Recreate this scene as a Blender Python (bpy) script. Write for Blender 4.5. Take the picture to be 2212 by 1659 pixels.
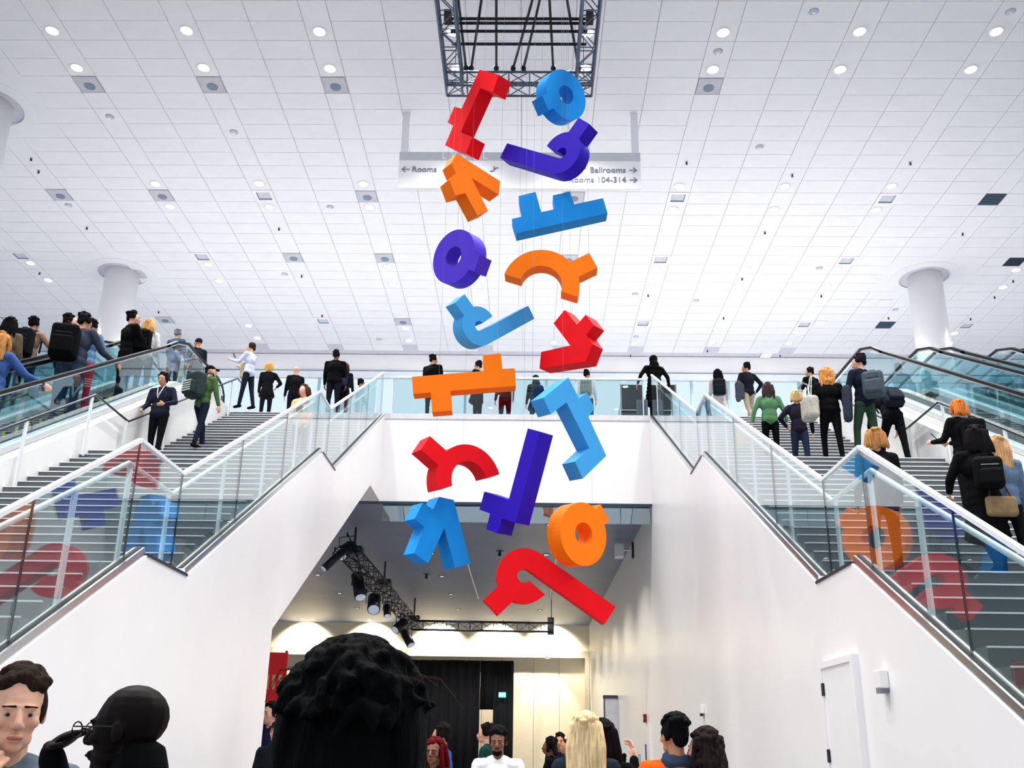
import bpy, bmesh, math, random
from mathutils import Vector, Matrix, Quaternion
random.seed(7)
for o in list(bpy.data.objects): bpy.data.objects.remove(o)
SC = bpy.context.scene
COL = SC.collection
# ---------------------------------------------------------------- camera
PW, PH = 2212, 1659
FPX, PITCH, YAW, ROLL, PPY = 2016.4, .3249, -.0177, -.0149, 936.34
ZC = 1.65
def cam_axes():
    cy, sy, cp, sp, cr, sr = math.cos(YAW), math.sin(YAW), math.cos(PITCH), math.sin(PITCH), math.cos(ROLL), math.sin(ROLL)
    fwd = Vector((sy*cp, cy*cp, sp)); right = Vector((cy, -sy, 0)); down = fwd.cross(right)
    return cr*right+sr*down, -sr*right+cr*down, fwd
AR, AD, AF = cam_axes()
cd = bpy.data.cameras.new('camera'); cam = bpy.data.objects.new('camera', cd); COL.objects.link(cam)
cd.sensor_fit = 'HORIZONTAL'; cd.sensor_width = 36; cd.lens = 36*FPX/PW
cd.shift_y = (PPY-PH/2)/PW
cd.clip_end = 200; cd.clip_start = .05
cam.matrix_world = Matrix(((AR.x, -AD.x, -AF.x, 0), (AR.y, -AD.y, -AF.y, 0), (AR.z, -AD.z, -AF.z, ZC), (0, 0, 0, 1)))
SC.camera = cam
EYE = Vector((0, 0, ZC))
def ray(u, v): return AR*((u-PW/2)/FPX)+AD*((v-PPY)/FPX)+AF
def at(u, v, X=None, Y=None, Z=None):
    d = ray(u, v)
    t = X/d.x if X is not None else Y/d.y if Y is not None else (Z-ZC)/d.z
    return EYE+d*t
def onplane(u, v, p, n):
    d = ray(u, v); return EYE+d*((p-EYE).dot(n)/d.dot(n))
def pj(p):
    q = Vector(p)-EYE; z = q.dot(AF)
    return PW/2+FPX*q.dot(AR)/z, PPY+FPX*q.dot(AD)/z
# ---------------------------------------------------------------- world, exposure
w = bpy.data.worlds.new('daylight'); SC.world = w; w.use_nodes = True
w.node_tree.nodes['Background'].inputs[0].default_value = (.88, .92, 1, 1)
w.node_tree.nodes['Background'].inputs[1].default_value = .78
SC.view_settings.view_transform = 'Standard'; SC.view_settings.look = 'None'
SC.view_settings.exposure = .56; SC.view_settings.gamma = 1
SC.view_settings.use_curve_mapping = False
LAMP_W = 560
# ---------------------------------------------------------------- helpers
def srgb(r, g, b):
    f = lambda c: (c/255/12.92 if c/255 <= .04045 else ((c/255+.055)/1.055)**2.4)
    return (f(r), f(g), f(b), 1)
MATS = {}
def mat(name, rgb=(200, 200, 200), rough=.5, metal=0, var=.06, scale=6, bump=0, emit=0, spec=.4, coord='Object'):
    if name in MATS: return MATS[name]
    m = bpy.data.materials.new(name); m.use_nodes = True; nt = m.node_tree; b = nt.nodes['Principled BSDF']
    c = srgb(*rgb)
    b.inputs['Roughness'].default_value = rough; b.inputs['Metallic'].default_value = metal
    b.inputs['Specular IOR Level'].default_value = spec
    tc = nt.nodes.new('ShaderNodeTexCoord'); nz = nt.nodes.new('ShaderNodeTexNoise')
    nz.inputs['Scale'].default_value = scale; nz.inputs['Detail'].default_value = 3
    nt.links.new(tc.outputs[coord], nz.inputs['Vector'])
    rp = nt.nodes.new('ShaderNodeValToRGB')
    rp.color_ramp.elements[0].position = .3; rp.color_ramp.elements[1].position = .7
    rp.color_ramp.elements[0].color = tuple(x*(1-var) for x in c[:3])+(1,)
    rp.color_ramp.elements[1].color = tuple(min(1, x*(1+var)) for x in c[:3])+(1,)
    nt.links.new(nz.outputs['Fac'], rp.inputs['Fac']); nt.links.new(rp.outputs['Color'], b.inputs['Base Color'])
    if bump:
        bp = nt.nodes.new('ShaderNodeBump'); bp.inputs['Strength'].default_value = bump; bp.inputs['Distance'].default_value = .02
        nt.links.new(nz.outputs['Fac'], bp.inputs['Height']); nt.links.new(bp.outputs['Normal'], b.inputs['Normal'])
    if emit:
        b.inputs['Emission Color'].default_value = c; b.inputs['Emission Strength'].default_value = emit
    MATS[name] = m; return m
def glass(name, tint=(225, 240, 240), refl=1.0, rough=0.0):
    if name in MATS: return MATS[name]
    m = bpy.data.materials.new(name); m.use_nodes = True; nt = m.node_tree
    for n in list(nt.nodes): nt.nodes.remove(n)
    out = nt.nodes.new('ShaderNodeOutputMaterial'); mx = nt.nodes.new('ShaderNodeMixShader')
    tr = nt.nodes.new('ShaderNodeBsdfTransparent'); gl = nt.nodes.new('ShaderNodeBsdfGlossy'); fr = nt.nodes.new('ShaderNodeFresnel')
    ml = nt.nodes.new('ShaderNodeMath'); ml.operation = 'MULTIPLY'; ml.use_clamp = True; ml.inputs[1].default_value = refl
    tr.inputs[0].default_value = srgb(*tint); gl.inputs['Roughness'].default_value = rough
    gl.inputs['Color'].default_value = (.95, .98, 1, 1)
    ge = nt.nodes.new('ShaderNodeNewGeometry'); mr = nt.nodes.new('ShaderNodeMapRange')
    mr.inputs['To Min'].default_value = 1.5; mr.inputs['To Max'].default_value = 1/1.5
    nt.links.new(ge.outputs['Backfacing'], mr.inputs['Value']); nt.links.new(mr.outputs['Result'], fr.inputs['IOR'])
    nt.links.new(fr.outputs[0], ml.inputs[0]); nt.links.new(ml.outputs[0], mx.inputs[0])
    nt.links.new(tr.outputs[0], mx.inputs[1]); nt.links.new(gl.outputs[0], mx.inputs[2]); nt.links.new(mx.outputs[0], out.inputs[0])
    MATS[name] = m; return m
class MB:
    def __init__(s): s.v = []; s.f = []
    def add(s, vs, fs):
        n = len(s.v); s.v += [tuple(p) for p in vs]; s.f += [tuple(i+n for i in f) for f in fs]; return s
    def box(s, x0, x1, y0, y1, z0, z1):
        return s.add([(x, y, z) for z in (z0, z1) for y in (y0, y1) for x in (x0, x1)],
                     [(0, 2, 3, 1), (4, 5, 7, 6), (0, 1, 5, 4), (2, 6, 7, 3), (0, 4, 6, 2), (1, 3, 7, 5)])
    def obox(s, c, ax, ay, az):   # centre and half axes
        c, ax, ay, az = map(Vector, (c, ax, ay, az))
        return s.add([c+ax*i+ay*j+az*k for k in (-1, 1) for j in (-1, 1) for i in (-1, 1)],
                     [(0, 2, 3, 1), (4, 5, 7, 6), (0, 1, 5, 4), (2, 6, 7, 3), (0, 4, 6, 2), (1, 3, 7, 5)])
    def prism(s, poly, off):      # polygon of 3-D points pushed along off
        poly = [Vector(p) for p in poly]; n = len(poly); off = Vector(off)
        fs = [tuple(range(n)), tuple(range(2*n-1, n-1, -1))]+[(i, i+n, (i+1) % n+n, (i+1) % n) for i in range(n)]
        return s.add(poly+[p+off for p in poly], fs)
    def yz(s, poly, x0, x1): return s.prism([(x0, y, z) for y, z in poly], (x1-x0, 0, 0))
    def tube(s, pts, r, seg=8, closed=False, r2=None):
        pts = [Vector(p) for p in pts]; n = len(pts); rings = []
        for i, p in enumerate(pts):
            a = pts[i-1] if i or closed else pts[i]; b = pts[(i+1) % n] if i < n-1 or closed else pts[i]
            t = (b-a).normalized(); up = Vector((0, 0, 1)) if abs(t.z) < .95 else Vector((1, 0, 0))
            e1 = t.cross(up).normalized(); e2 = t.cross(e1); rr = r if r2 is None else r+(r2-r)*i/(n-1)
            rings.append([p+(e1*math.cos(2*math.pi*k/seg)+e2*math.sin(2*math.pi*k/seg))*rr for k in range(seg)])
        fs = []
        for i in range(n if closed else n-1):
            j = (i+1) % n
            fs += [(i*seg+k, j*seg+k, j*seg+(k+1) % seg, i*seg+(k+1) % seg) for k in range(seg)]
        if not closed: fs += [tuple(range(seg-1, -1, -1)), tuple((n-1)*seg+k for k in range(seg))]
        return s.add([p for r_ in rings for p in r_], fs)
    def disc(s, c, r, h, seg=20, r2=None):   # vertical cylinder
        r2 = r if r2 is None else r2; c = Vector(c)
        return s.add([c+Vector((math.cos(2*math.pi*k/seg)*q, math.sin(2*math.pi*k/seg)*q, z)) for q, z in ((r, 0), (r2, h)) for k in range(seg)],
                     [(k, (k+1) % seg, seg+(k+1) % seg, seg+k) for k in range(seg)]+[tuple(range(seg-1, -1, -1)), tuple(range(seg, 2*seg))])
    def ring(s, c, r0, r1, h, seg=28):       # vertical annulus prism
        c = Vector(c); P = lambda q, z, k: c+Vector((math.cos(2*math.pi*k/seg)*q, math.sin(2*math.pi*k/seg)*q, z))
        vs = [P(q, z, k) for q, z in ((r0, 0), (r1, 0), (r1, h), (r0, h)) for k in range(seg)]
        return s.add(vs, [(a*seg+k, a*seg+(k+1) % seg, ((a+1) % 4)*seg+(k+1) % seg, ((a+1) % 4)*seg+k) for a in range(4) for k in range(seg)])
    def ell(s, c, r, M=None, nu=12, nv=8):
        c = Vector(c); vs = []; fs = []
        for j in range(nv+1):
            th = math.pi*j/nv
            for i in range(nu):
                ph = 2*math.pi*i/nu
                p = Vector((r[0]*math.sin(th)*math.cos(ph), r[1]*math.sin(th)*math.sin(ph), r[2]*math.cos(th)))
                vs.append(c+(M@p if M else p))
        for j in range(nv):
            for i in range(nu): fs.append((j*nu+i, (j+1)*nu+i, (j+1)*nu+(i+1) % nu, j*nu+(i+1) % nu))
        return s.add(vs, fs)
    def cap(s, a, b, ra, rb, seg=10):
        a, b = Vector(a), Vector(b); t = (b-a)
        t = t.normalized() if t.length > 1e-6 else Vector((0, 0, 1))
        up = Vector((0, 0, 1)) if abs(t.z) < .9 else Vector((1, 0, 0)); e1 = t.cross(up).normalized(); e2 = t.cross(e1)
        prof = [(a, ra, -1), (a, ra, -.7), (a, ra, 0), (b, rb, 0), (b, rb, .7), (b, rb, 1)]
        vs = []
        for c, r, q in prof:
            rr = r*math.sqrt(max(0, 1-q*q)); rr = max(rr, r*.02)
            vs += [c+t*(q*r)+(e1*math.cos(2*math.pi*k/seg)+e2*math.sin(2*math.pi*k/seg))*rr for k in range(seg)]
        fs = [(i*seg+k, i*seg+(k+1) % seg, (i+1)*seg+(k+1) % seg, (i+1)*seg+k) for i in range(5) for k in range(seg)]
        fs += [tuple(range(seg-1, -1, -1)), tuple(5*seg+k for k in range(seg))]
        return s.add(vs, fs)
    def mesh(s, name, m, smooth=False):
        me = bpy.data.meshes.new(name); me.from_pydata(s.v, [], s.f); me.materials.append(m)
        bm = bmesh.new(); bm.from_mesh(me); bmesh.ops.recalc_face_normals(bm, faces=bm.faces); bm.to_mesh(me); bm.free()
        if smooth: me.polygons.foreach_set('use_smooth', [True]*len(me.polygons))
        return me
    def build(s, name, m, parent=None, smooth=False):
        return link(name, s.mesh(name, m, smooth), parent)
def link(name, data, parent=None, loc=None):
    o = bpy.data.objects.new(name, data); COL.objects.link(o)
    if parent: o.parent = parent
    if loc is not None: o.location = loc
    return o
def tag(o, label=None, cat=None, group=None, kind=None):
    if label: o['label'] = label
    if cat: o['category'] = cat
    if group: o['group'] = group
    if kind: o['kind'] = kind
    return o
def empty(name, label, cat, loc=(0, 0, 0), group=None, rz=0):
    o = link(name, None, None, loc); o.empty_display_size = .1; o.rotation_euler.z = rz
    return tag(o, label, cat, group)
def bevel(o, wd, seg=2):
    b = o.modifiers.new('bevel', 'BEVEL'); b.width = wd; b.segments = seg; return o
ORD = ['first', 'second', 'third', 'fourth', 'fifth', 'sixth', 'seventh', 'eighth', 'ninth', 'tenth', 'eleventh', 'twelfth', 'thirteenth', 'fourteenth', 'fifteenth', 'sixteenth', 'seventeenth', 'eighteenth', 'nineteenth', 'twentieth']
_font = []
def text(name, body, size, origin, right, up, m, parent, depth=.006, align='LEFT', space=1):
    cu = bpy.data.curves.new('t', 'FONT'); cu.body = body; cu.size = size; cu.extrude = depth; cu.align_x = align; cu.resolution_u = 3; cu.space_character = space
    tmp = bpy.data.objects.new('t', cu); COL.objects.link(tmp)
    bpy.context.view_layer.update()
    me = bpy.data.meshes.new_from_object(tmp.evaluated_get(bpy.context.evaluated_depsgraph_get()))
    bpy.data.objects.remove(tmp); bpy.data.curves.remove(cu)
    me.materials.clear(); me.materials.append(m)
    r, u = Vector(right).normalized(), Vector(up).normalized(); n = r.cross(u)
    M = Matrix(((r.x, u.x, n.x, origin[0]), (r.y, u.y, n.y, origin[1]), (r.z, u.z, n.z, origin[2]), (0, 0, 0, 1)))
    me.transform(M)
    return link(name, me, parent)
# materials of the place
WALL = mat('white_paint', (240, 239, 240), .32, var=.012, scale=1.5, spec=.5)
CEIL = mat('white_ceiling_board', (236, 236, 240), .85, var=.015, scale=2)
GAP = mat('ceiling_joint', (205, 205, 216), .9)
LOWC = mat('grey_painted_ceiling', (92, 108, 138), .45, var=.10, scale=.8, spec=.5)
FLOOR = mat('grey_terrazzo', (128, 128, 132), .3, var=.08, scale=30)
STEP = mat('slate_stair_stone', (92, 98, 102), .6, var=.10, scale=60)
NOSE = mat('pale_nosing', (235, 238, 238), .4, var=.02)
STEEL = mat('brushed_steel', (200, 203, 206), .28, metal=1, var=.05, scale=40)
PALE = mat('pale_metal_paint', (225, 230, 233), .35, var=.03, spec=.6)
BLACK = mat('black_rubber', (8, 8, 10), .5, var=.2, spec=.2)
DARK = mat('black_metal', (22, 26, 34), .45, metal=.3, var=.15)
TRUSS = mat('grey_truss_metal', (84, 96, 116), .35, metal=.7, var=.15, scale=12)
GLASS = glass('balustrade_glass', (238, 247, 247), 1.5)
GLASSE = glass('escalator_glass', (222, 240, 243), 1.3)
EDGE = mat('glass_edge', (24, 46, 54), .2, var=.05)
# ================================================================ THE SETTING
ZU = 9.49; ZCL = 17.0; YB = 21.8; XL, XR = -3.55, 3.0
RIS, TRD = ZU/60, .285
F1, F2, F3 = 2.705, 9.54, 16.37          # first risers of the flights
tag(MB().box(-40, 40, -25, 60, -.3, 0).build('floor', FLOOR), kind='structure')
# upper slab with its edges
UPF = mat('pale_terrazzo', (190, 190, 194), .3, var=.06, scale=30)
up = MB().box(-40, -7.6, 20.6, 36, ZU-.6, ZU).box(-7.6, XL, YB, 36, ZU-.6, ZU).box(XL, XR, YB+.2, 36, ZU-.6, ZU).box(XR, 7.2, YB, 36, ZU-.6, ZU).box(7.2, 40, 20.6, 36, ZU-.6, ZU).build('floor_upper', UPF)
tag(up, kind='structure')
fas = tag(MB().box(XL-.02, XR+.02, YB, YB+.2, 7.24, ZU-.14).build('wall_balcony', WALL), kind='structure')
MB().box(XL-.02, XR+.02, YB-.02, YB+.2, ZU-.14, ZU).build('edge_trim', mat('pale_grey_paint', (214, 214, 220), .5), fas)
MB().box(XL, XR, YB-.01, YB+.05, 7.19, 7.24).build('channel', mat('dark_blue_grey_metal', (40, 60, 78), .4), fas)
# lower ceiling, draught curtain
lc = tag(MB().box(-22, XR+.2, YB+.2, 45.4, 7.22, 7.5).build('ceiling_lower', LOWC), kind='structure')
for x0, x1 in ((-1.9, -1.86), (.9, .94)):
    MB().box(x0, x1, 27, 37, 7.205, 7.225).build('linear_slot', mat('slot_white', (225, 225, 220), .5), lc)
gb = empty('draught_curtain', 'strip of pale blue glass panels hanging under the balcony edge', 'glass screen', (0, YB+.12, 7.2))
MIRG = glass('reflective_glass', (196, 222, 228), 5.0)
xs = [-3.5, -2.55, -1.75, -.6, .55, 1.7, 2.25, 2.97]
for a, b in zip(xs, xs[1:]):
    MB().box(a+.012, b-.012, -.006, .006, -.43, 0).build('pane', MIRG, gb)
for a in xs[1:-1]: MB().box(a-.012, a+.012, -.01, .01, -.43, 0).build('joint', mat('blue_grey_joint', (90, 120, 135), .4), gb)
# walls between the passage and the stairs
TOPW = [(2.64, 0), (8.6, 3.31), (9.68, 3.31), (15.42, 6.46), (16.5, 6.46), (21.8, 9.41)]
wl = MB().yz([(2.64, 0), (8.6, 3.31), (9.68, 3.31), (15.42, 6.46), (16.5, 6.46), (21.8, 9.41), (21.8, 7.24), (20.34, 7.24), (13.21, 3.18), (13.21, 0)], XL-.2, XL)
tag(wl.build('wall_left', WALL), kind='structure')
wr = MB().yz([(2.64, 0), (8.6, 3.31), (9.68, 3.31), (15.42, 6.46), (16.5, 6.46), (21.8, 9.41), (21.8, 7.24), (45.2, 7.24), (45.2, 0)], XR, XR+.2)
tag(wr.build('wall_right', WALL), kind='structure')
# far wall of the lower room, its frame and partition
WARM = mat('cream_paint', (238, 232, 214), .55, var=.02)
fw = tag(MB().box(-22, XR+.2, 45, 45.3, 5.75, 7.3).box(-22, -14, 45, 45.3, 0, 5.75).box(2.82, 3.2, 45, 45.3, 0, 5.75).build('wall_far', WARM), kind='structure')
tag(MB().box(-14.2, 2.98, 44.82, 45.0, 5.68, 6.0).box(2.78, 2.98, 44.82, 45, 0, 5.68).build('trim_1', mat('beige_frame', (222, 214, 198), .5)), kind='structure')
tag(MB().box(-22.2, -22, 12, 45.4, 0, 7.3).build('wall_side', WARM), kind='structure')
pt = empty('folding_partition', 'cream folding partition wall beside the black curtain', 'partition', (0, 45.2, 0))
for k in range(14):
    x1 = 2.78-k*1.2; MB().box(x1-1.185, x1, -.05, .05, 0, 5.68).build('panel', WARM, pt)
tag(MB().box(-22, 3.2, 45.5, 45.7, 0, 7.4).build('wall_behind', WALL), kind='structure')
# soffits under the two stairs
tag(MB().yz([(13.21, 3.18), (20.34, 7.24), (21.8, 7.24), (21.8, 7.5), (20.2, 7.5), (13.0, 3.4)], -7.5, XL-.2).build('ceiling_soffit', WALL), kind='structure')
# back wall of the upper hall: white head, window band
bw = tag(MB().box(-40, 40, 35.5, 35.8, 16.27, ZCL).box(-40, 40, 35.5, 35.8, ZU, 10.0).build('wall_back', WALL), kind='structure')
tag(MB().box(-40, 40, 35.42, 35.5, 16.22, 16.27).build('trim_2', mat('blue_grey_line', (120, 145, 160), .5)), kind='structure')
tag(MB().box(-40, 40, 35.42, 35.6, 15.95, 16.22).build('trim_3', PALE), kind='structure')
wn = tag(MB().box(-40, 40, 35.5, 35.6, 10.0, 10.08).build('window_1', PALE), kind='structure')
mx = [-40]+[at(u, 850, Y=35.5).x for u in (-700, -300, 120, 384, 637, 687, 1005, 1180, 1495, 1575, 1728, 2100, 2500, 2900)]+[40]
for a, b in zip(mx, mx[1:]):
    MB().box(a+.05, b-.05, 35.53, 35.545, 10.08, 15.95).build('pane', glass('window_glass', (240, 248, 250), .6), wn)
for x in mx[1:-1]:
    MB().box(x-.05, x+.05, 35.5, 35.6, 10.08, 15.95).build('mullion', mat('mullion_blue_grey', (150, 182, 196), .4), wn)
# ---------------------------------------------------------------- ceiling with boards
FT = .6096
GX0, GY0 = 18.377, 27.536                # board grid measured from the photograph (units of two feet)
gx = lambda i: (i-GX0)*FT
gy = lambda n: (n+GY0)*FT
cl = tag(MB().box(-26, 26, -3, 35.8, ZCL+.03, ZCL+.2).build('ceiling', GAP), kind='structure')
COLS = [at(265, 592, Z=ZCL), at(1996, 600, Z=ZCL), at(-22, 228, Z=ZCL)]
fix = []   # grid cells (i, n) taken by square fixtures
def cell(u, v):
    p = at(u, v, Z=ZCL); return round(p.x/FT+GX0-.5), round(p.y/FT-GY0-.5)
SPK = [(191, 181), (458, 183), (724, 184), (1529, 186), (128, 419), (350, 422), (793, 423), (1240, 424), (634, 556), (832, 558), (1228, 561), (872, 694), (349, 687)]
VNT = [(572, 422), (46, 549), (437, 552), (700, 691), (1461, 427), (1911, 427), (1424, 560), (1825, 559), (1381, 698), (1734, 698), (2083, 701), (20, 683)]
GRL = [(2140, 429), (1907, 699), (2206, 556)]
for q in SPK+VNT+GRL: fix.append(cell(*q))
fixset = set(fix)
boards = []
imin, imax = int(-26/FT+GX0)-5, int(26/FT+GX0)+5
nmin, nmax = int(-2/FT-GY0), int(35.5/FT-GY0)
n_off = {}
for p0 in range(-30, 80, 5):             # strip columns every five units
    for n in range(nmin, nmax):
        for a, b in ((p0+1, p0+3), (p0+3, p0+5)): boards.append((a, b, n, n+1))
    n = nmin
    while n < nmax:
        if (p0, n) in fixset: n += 1; continue
        e = n+1 if ((p0, n+1) in fixset or n % 2 == 0) else n+2
        boards.append((p0, p0+1, n, e)); n = e
keep = []
for a, b, c, d in boards:
    x0, x1, y0, y1 = gx(a), gx(b), gy(c), gy(d)
    if x1 < -25.5 or x0 > 25.5 or y1 > 35.5: continue
    m = (x0+x1)/2, (y0+y1)/2
    if any((m[0]-q.x)**2+(m[1]-q.y)**2 < 1.15**2 for q in COLS): continue
    u, v = pj((m[0], m[1], ZCL)) if m[1] > 3 else (-9e3, -9e3)
    vis = -80 < u < PW+80 and -40 < v < 780
    keep.append((0 if vis else 1, v if vis else 0, x0, x1, y0, y1))
keep.sort(key=lambda t: (t[0], t[1]))
bmesh_cache = {}
rest = MB()
for k, (vis, v, x0, x1, y0, y1) in enumerate(keep):
    g = .006
    if k < 300:
        sz = (round(x1-x0, 3), round(y1-y0, 3))
        if sz not in bmesh_cache:
            bmesh_cache[sz] = MB().box(-sz[0]/2+g, sz[0]/2-g, -sz[1]/2+g, sz[1]/2-g, 0, .03).mesh('ceiling_board', CEIL)
        link('ceiling_board', bmesh_cache[sz], cl, ((x0+x1)/2, (y0+y1)/2, ZCL))
    else: rest.box(x0+g, x1-g, y0+g, y1-g, ZCL, ZCL+.03)
tag(rest.build('far_ceiling_boards', CEIL, cl), kind='stuff')
# square fixtures
SPKM, SPKC = mat('speaker_plate', (196, 197, 206), .6), mat('speaker_mesh', (128, 138, 158), .7, var=.25, scale=90)
def place_words(k, n): return f'{ORD[k]} from the left'
def rows(lst, tol):
    out = []
    for q in sorted(lst, key=lambda q: q[1]):
        if out and q[1]-out[-1][0][1] < tol: out[-1].append(q)
        else: out.append([q])
    return [sorted(r) for r in out]
for r, row in enumerate(rows(SPK, 30)):
    for k, q in enumerate(row):
        i, n = cell(*q); c = (gx(i+.5), gy(n+.5), ZCL)
        t = empty('ceiling_speaker', f'square grey speaker panel with round grille, {ORD[k]} from left in {ORD[r]} ceiling row', 'speaker', c, 'speaker panels in the ceiling')
        MB().box(-.28, .28, -.28, .28, -.006, .03).build('plate', SPKM, t)
        MB().disc((.0, .06, -.022), .13, .02).build('grille', SPKC, t)
for r, row in enumerate(rows(VNT, 30)):
    for k, q in enumerate(row):
        i, n = cell(*q); c = (gx(i+.5), gy(n+.5), ZCL)
        t = empty('air_diffuser', f'white square air diffuser with dark throat, {ORD[k]} from left in {ORD[r]} ceiling row', 'vent', c, 'air diffusers in the ceiling')
        f = MB()
        for a, b, c_, d in ((-.3, .3, -.3, -.2), (-.3, .3, .2, .3), (-.3, -.2, -.2, .2), (.2, .3, -.2, .2)): f.box(a, b, c_, d, -.012, .03)
        f.build('frame', WALL, t)
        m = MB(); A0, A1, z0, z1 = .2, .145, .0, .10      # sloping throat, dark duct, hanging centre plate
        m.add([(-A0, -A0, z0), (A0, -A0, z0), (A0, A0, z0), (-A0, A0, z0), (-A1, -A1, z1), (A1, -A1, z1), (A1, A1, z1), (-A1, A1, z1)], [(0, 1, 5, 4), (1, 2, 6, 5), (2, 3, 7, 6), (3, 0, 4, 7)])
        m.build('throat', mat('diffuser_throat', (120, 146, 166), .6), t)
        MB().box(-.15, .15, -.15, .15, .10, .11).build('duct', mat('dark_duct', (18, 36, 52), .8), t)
        m = MB(); m.add([(-.12, -.15, .015), (.12, -.15, .015), (.03, .03, .07), (-.03, .03, .07)], [(0, 1, 2, 3)]); m.build('vane', PALE, t)
for k, q in enumerate(GRL):
    i, n = cell(*q); c = (gx(i+.5), gy(n+.5), ZCL)
    t = empty('return_grille', ['dark blue grey square return grille at the right of the ceiling', 'dark grey square return grille left of the right column', 'dark return grille cut by the right edge of the picture'][k], 'vent', c)
    MB().box(-.28, .28, -.28, .28, .0, .03).build('back', mat('grille_dark', (50, 74, 92), .6), t)
    for s_ in range(9): MB().box(-.28, .28, -.26+.06*s_, -.245+.06*s_, -.01, .002).build('slat', mat('grille_slat', (70, 92, 110), .5), t)
# round downlights
LMP = [(113, 66), (403, 66), (690, 68), (978, 68), (1270, 70), (1562, 70), (1857, 68), (2152, 68), (166, 146), (440, 146), (713, 148), (987, 147), (1264, 147), (1540, 150), (1815, 150), (2097, 150),
       (336, 397), (560, 396), (785, 397), (1467, 402), (1695, 402), (1926, 402), (367, 446), (583, 447), (798, 447), (1454, 452), (1672, 452), (1893, 453),
       (66, 568), (450, 571), (837, 576), (1417, 580), (1612, 580), (1808, 580), (2195, 583), (104, 605), (474, 607), (848, 614), (1033, 616), (1406, 617), (1595, 617), (1785, 617), (2167, 620),
       (537, 703), (877, 708), (1378, 712), (1550, 712), (1719, 717), (2062, 720), (556, 730), (883, 736), (1197, 740), (1371, 740), (1537, 740), (1703, 741), (2051, 741)]
LENS = mat('lamp_lens', (255, 250, 240), .4, emit=26)
lring = MB().ring((0, 0, -.015), .125, .165, .035).mesh('ring', WALL, True)
llens = MB().disc((0, 0, -.006), .125, .02).mesh('lens', LENS)
for r, row in enumerate(rows(LMP, 18)):
    for k, q in enumerate(row):
        p = at(*q, Z=ZCL)
        t = empty('downlight', f'lit round downlight, {ORD[k]} from left in {ORD[r]} ceiling row from the top', 'ceiling light', p, 'downlights in the upper ceiling')
        link('ring', lring, t); link('lens', llens, t)
        ld = bpy.data.lights.new('downlight_lamp', 'SPOT'); ld.energy = LAMP_W; ld.spot_size = math.radians(105); ld.spot_blend = .7; ld.shadow_soft_size = .12; ld.color = (1, .97, .92)
        link('lamp', ld, t, (0, 0, -.05))
k = 0
for yy in (4.9, 6.1, 11.0, 12.2):          # the same rows of lamps carry on above the camera
    for i in range(-5, 45, 5):
        k += 1
        t = empty('downlight', 'lit round downlight in the ceiling rows nearest the viewer', 'ceiling light', (gx(i+.5), yy, ZCL), 'downlights above the viewer')
        link('ring', lring, t); link('lens', llens, t)
        ld = bpy.data.lights.new('downlight_lamp', 'SPOT'); ld.energy = LAMP_W; ld.spot_size = math.radians(105); ld.spot_blend = .7; ld.shadow_soft_size = .12; ld.color = (1, .97, .92)
        link('lamp', ld, t, (0, 0, -.05))
# detectors, sprinklers, plain hatches
DET = [(505, 285), (1551, 111), (1758, 25), (2183, 25), (1641, 317), (148, 443), (713, 447), (615, 592), (1770, 579), (1934, 669), (1374, 727), (818, 733), (237, 252), (1372, 635), (1504, 649)]
for k, q in enumerate(sorted(DET)):
    p = at(*q, Z=ZCL); t = empty('smoke_detector', f'small pale round detector on the ceiling, {ORD[k]} from the left', 'detector', p, 'detectors on the upper ceiling')
    MB().disc((0, 0, -.03), .06, .03, r2=.11).build('cap', mat('detector_grey', (196, 200, 212), .5), t, True); MB().disc((0, 0, -.05), .04, .02).build('chamber', PALE, t)
SPR = [(68, 341), (84, 368), (188, 490), (603, 492), (652, 594), (86, 588), (1483, 349), (1711, 376), (1966, 350), (1652, 500), (2079, 503), (1603, 600), (2188, 605), (1563, 685), (1919, 685), (2096, 687), (343, 672), (696, 680), (1400, 636), (1774, 637), (2148, 640), (1528, 756), (1362, 766), (1685, 766)]
for k, q in enumerate(sorted(SPR)):
    p = at(*q, Z=ZCL); t = empty('sprinkler', f'tiny dark sprinkler head on the white ceiling, {ORD[k] if k < 20 else str(k+1)+"th"} from the left', 'sprinkler', p, 'sprinklers on the upper ceiling')
    MB().disc((0, 0, -.012), .05, .012, 12).build('plate', PALE, t); MB().disc((0, 0, -.09), .032, .08, 10, r2=.02).build('head', mat('sprinkler_dark', (52, 30, 48), .5), t)
for k, q in enumerate([(1655, 767), (1770, 698), (1837, 741), (1910, 653), (1975, 702)]):
    p = at(*q, Z=ZCL); o = bevel(MB().box(-.22, .22, -.22, .22, -.03, 0).build('ceiling_hatch', WALL), .008)
    o.location = p; tag(o, f'small white square hatch proud of the right ceiling, {ORD[k]} from the left', 'hatch', 'white hatches in the ceiling')
# columns with ceiling rings
for k, q in enumerate(COLS):
    t = empty('column', ['white round column behind the left escalators', 'white round column behind the right escalators', 'white column collar cut by the left edge of the picture'][k], 'column', (q.x, q.y, ZU if k < 2 else 0), 'round columns')
    z0 = 0 if k < 2 else 0; h = ZCL-(ZU if k < 2 else 0)
    MB().disc((0, 0, 0), .55, h+.1, 40).build('shaft', WALL, t, True)
    MB().ring((0, 0, h-.012), .80, 1.12, .03, 48).build('collar', CEIL, t)
    MB().ring((0, 0, h+.006), .82, 1.8, .012, 48).build('infill', CEIL, t)
    MB().ring((0, 0, h+.05), .55, .82, .02, 48).build('recess', mat('recess_blue_grey', (168, 186, 206), .7), t)
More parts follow.
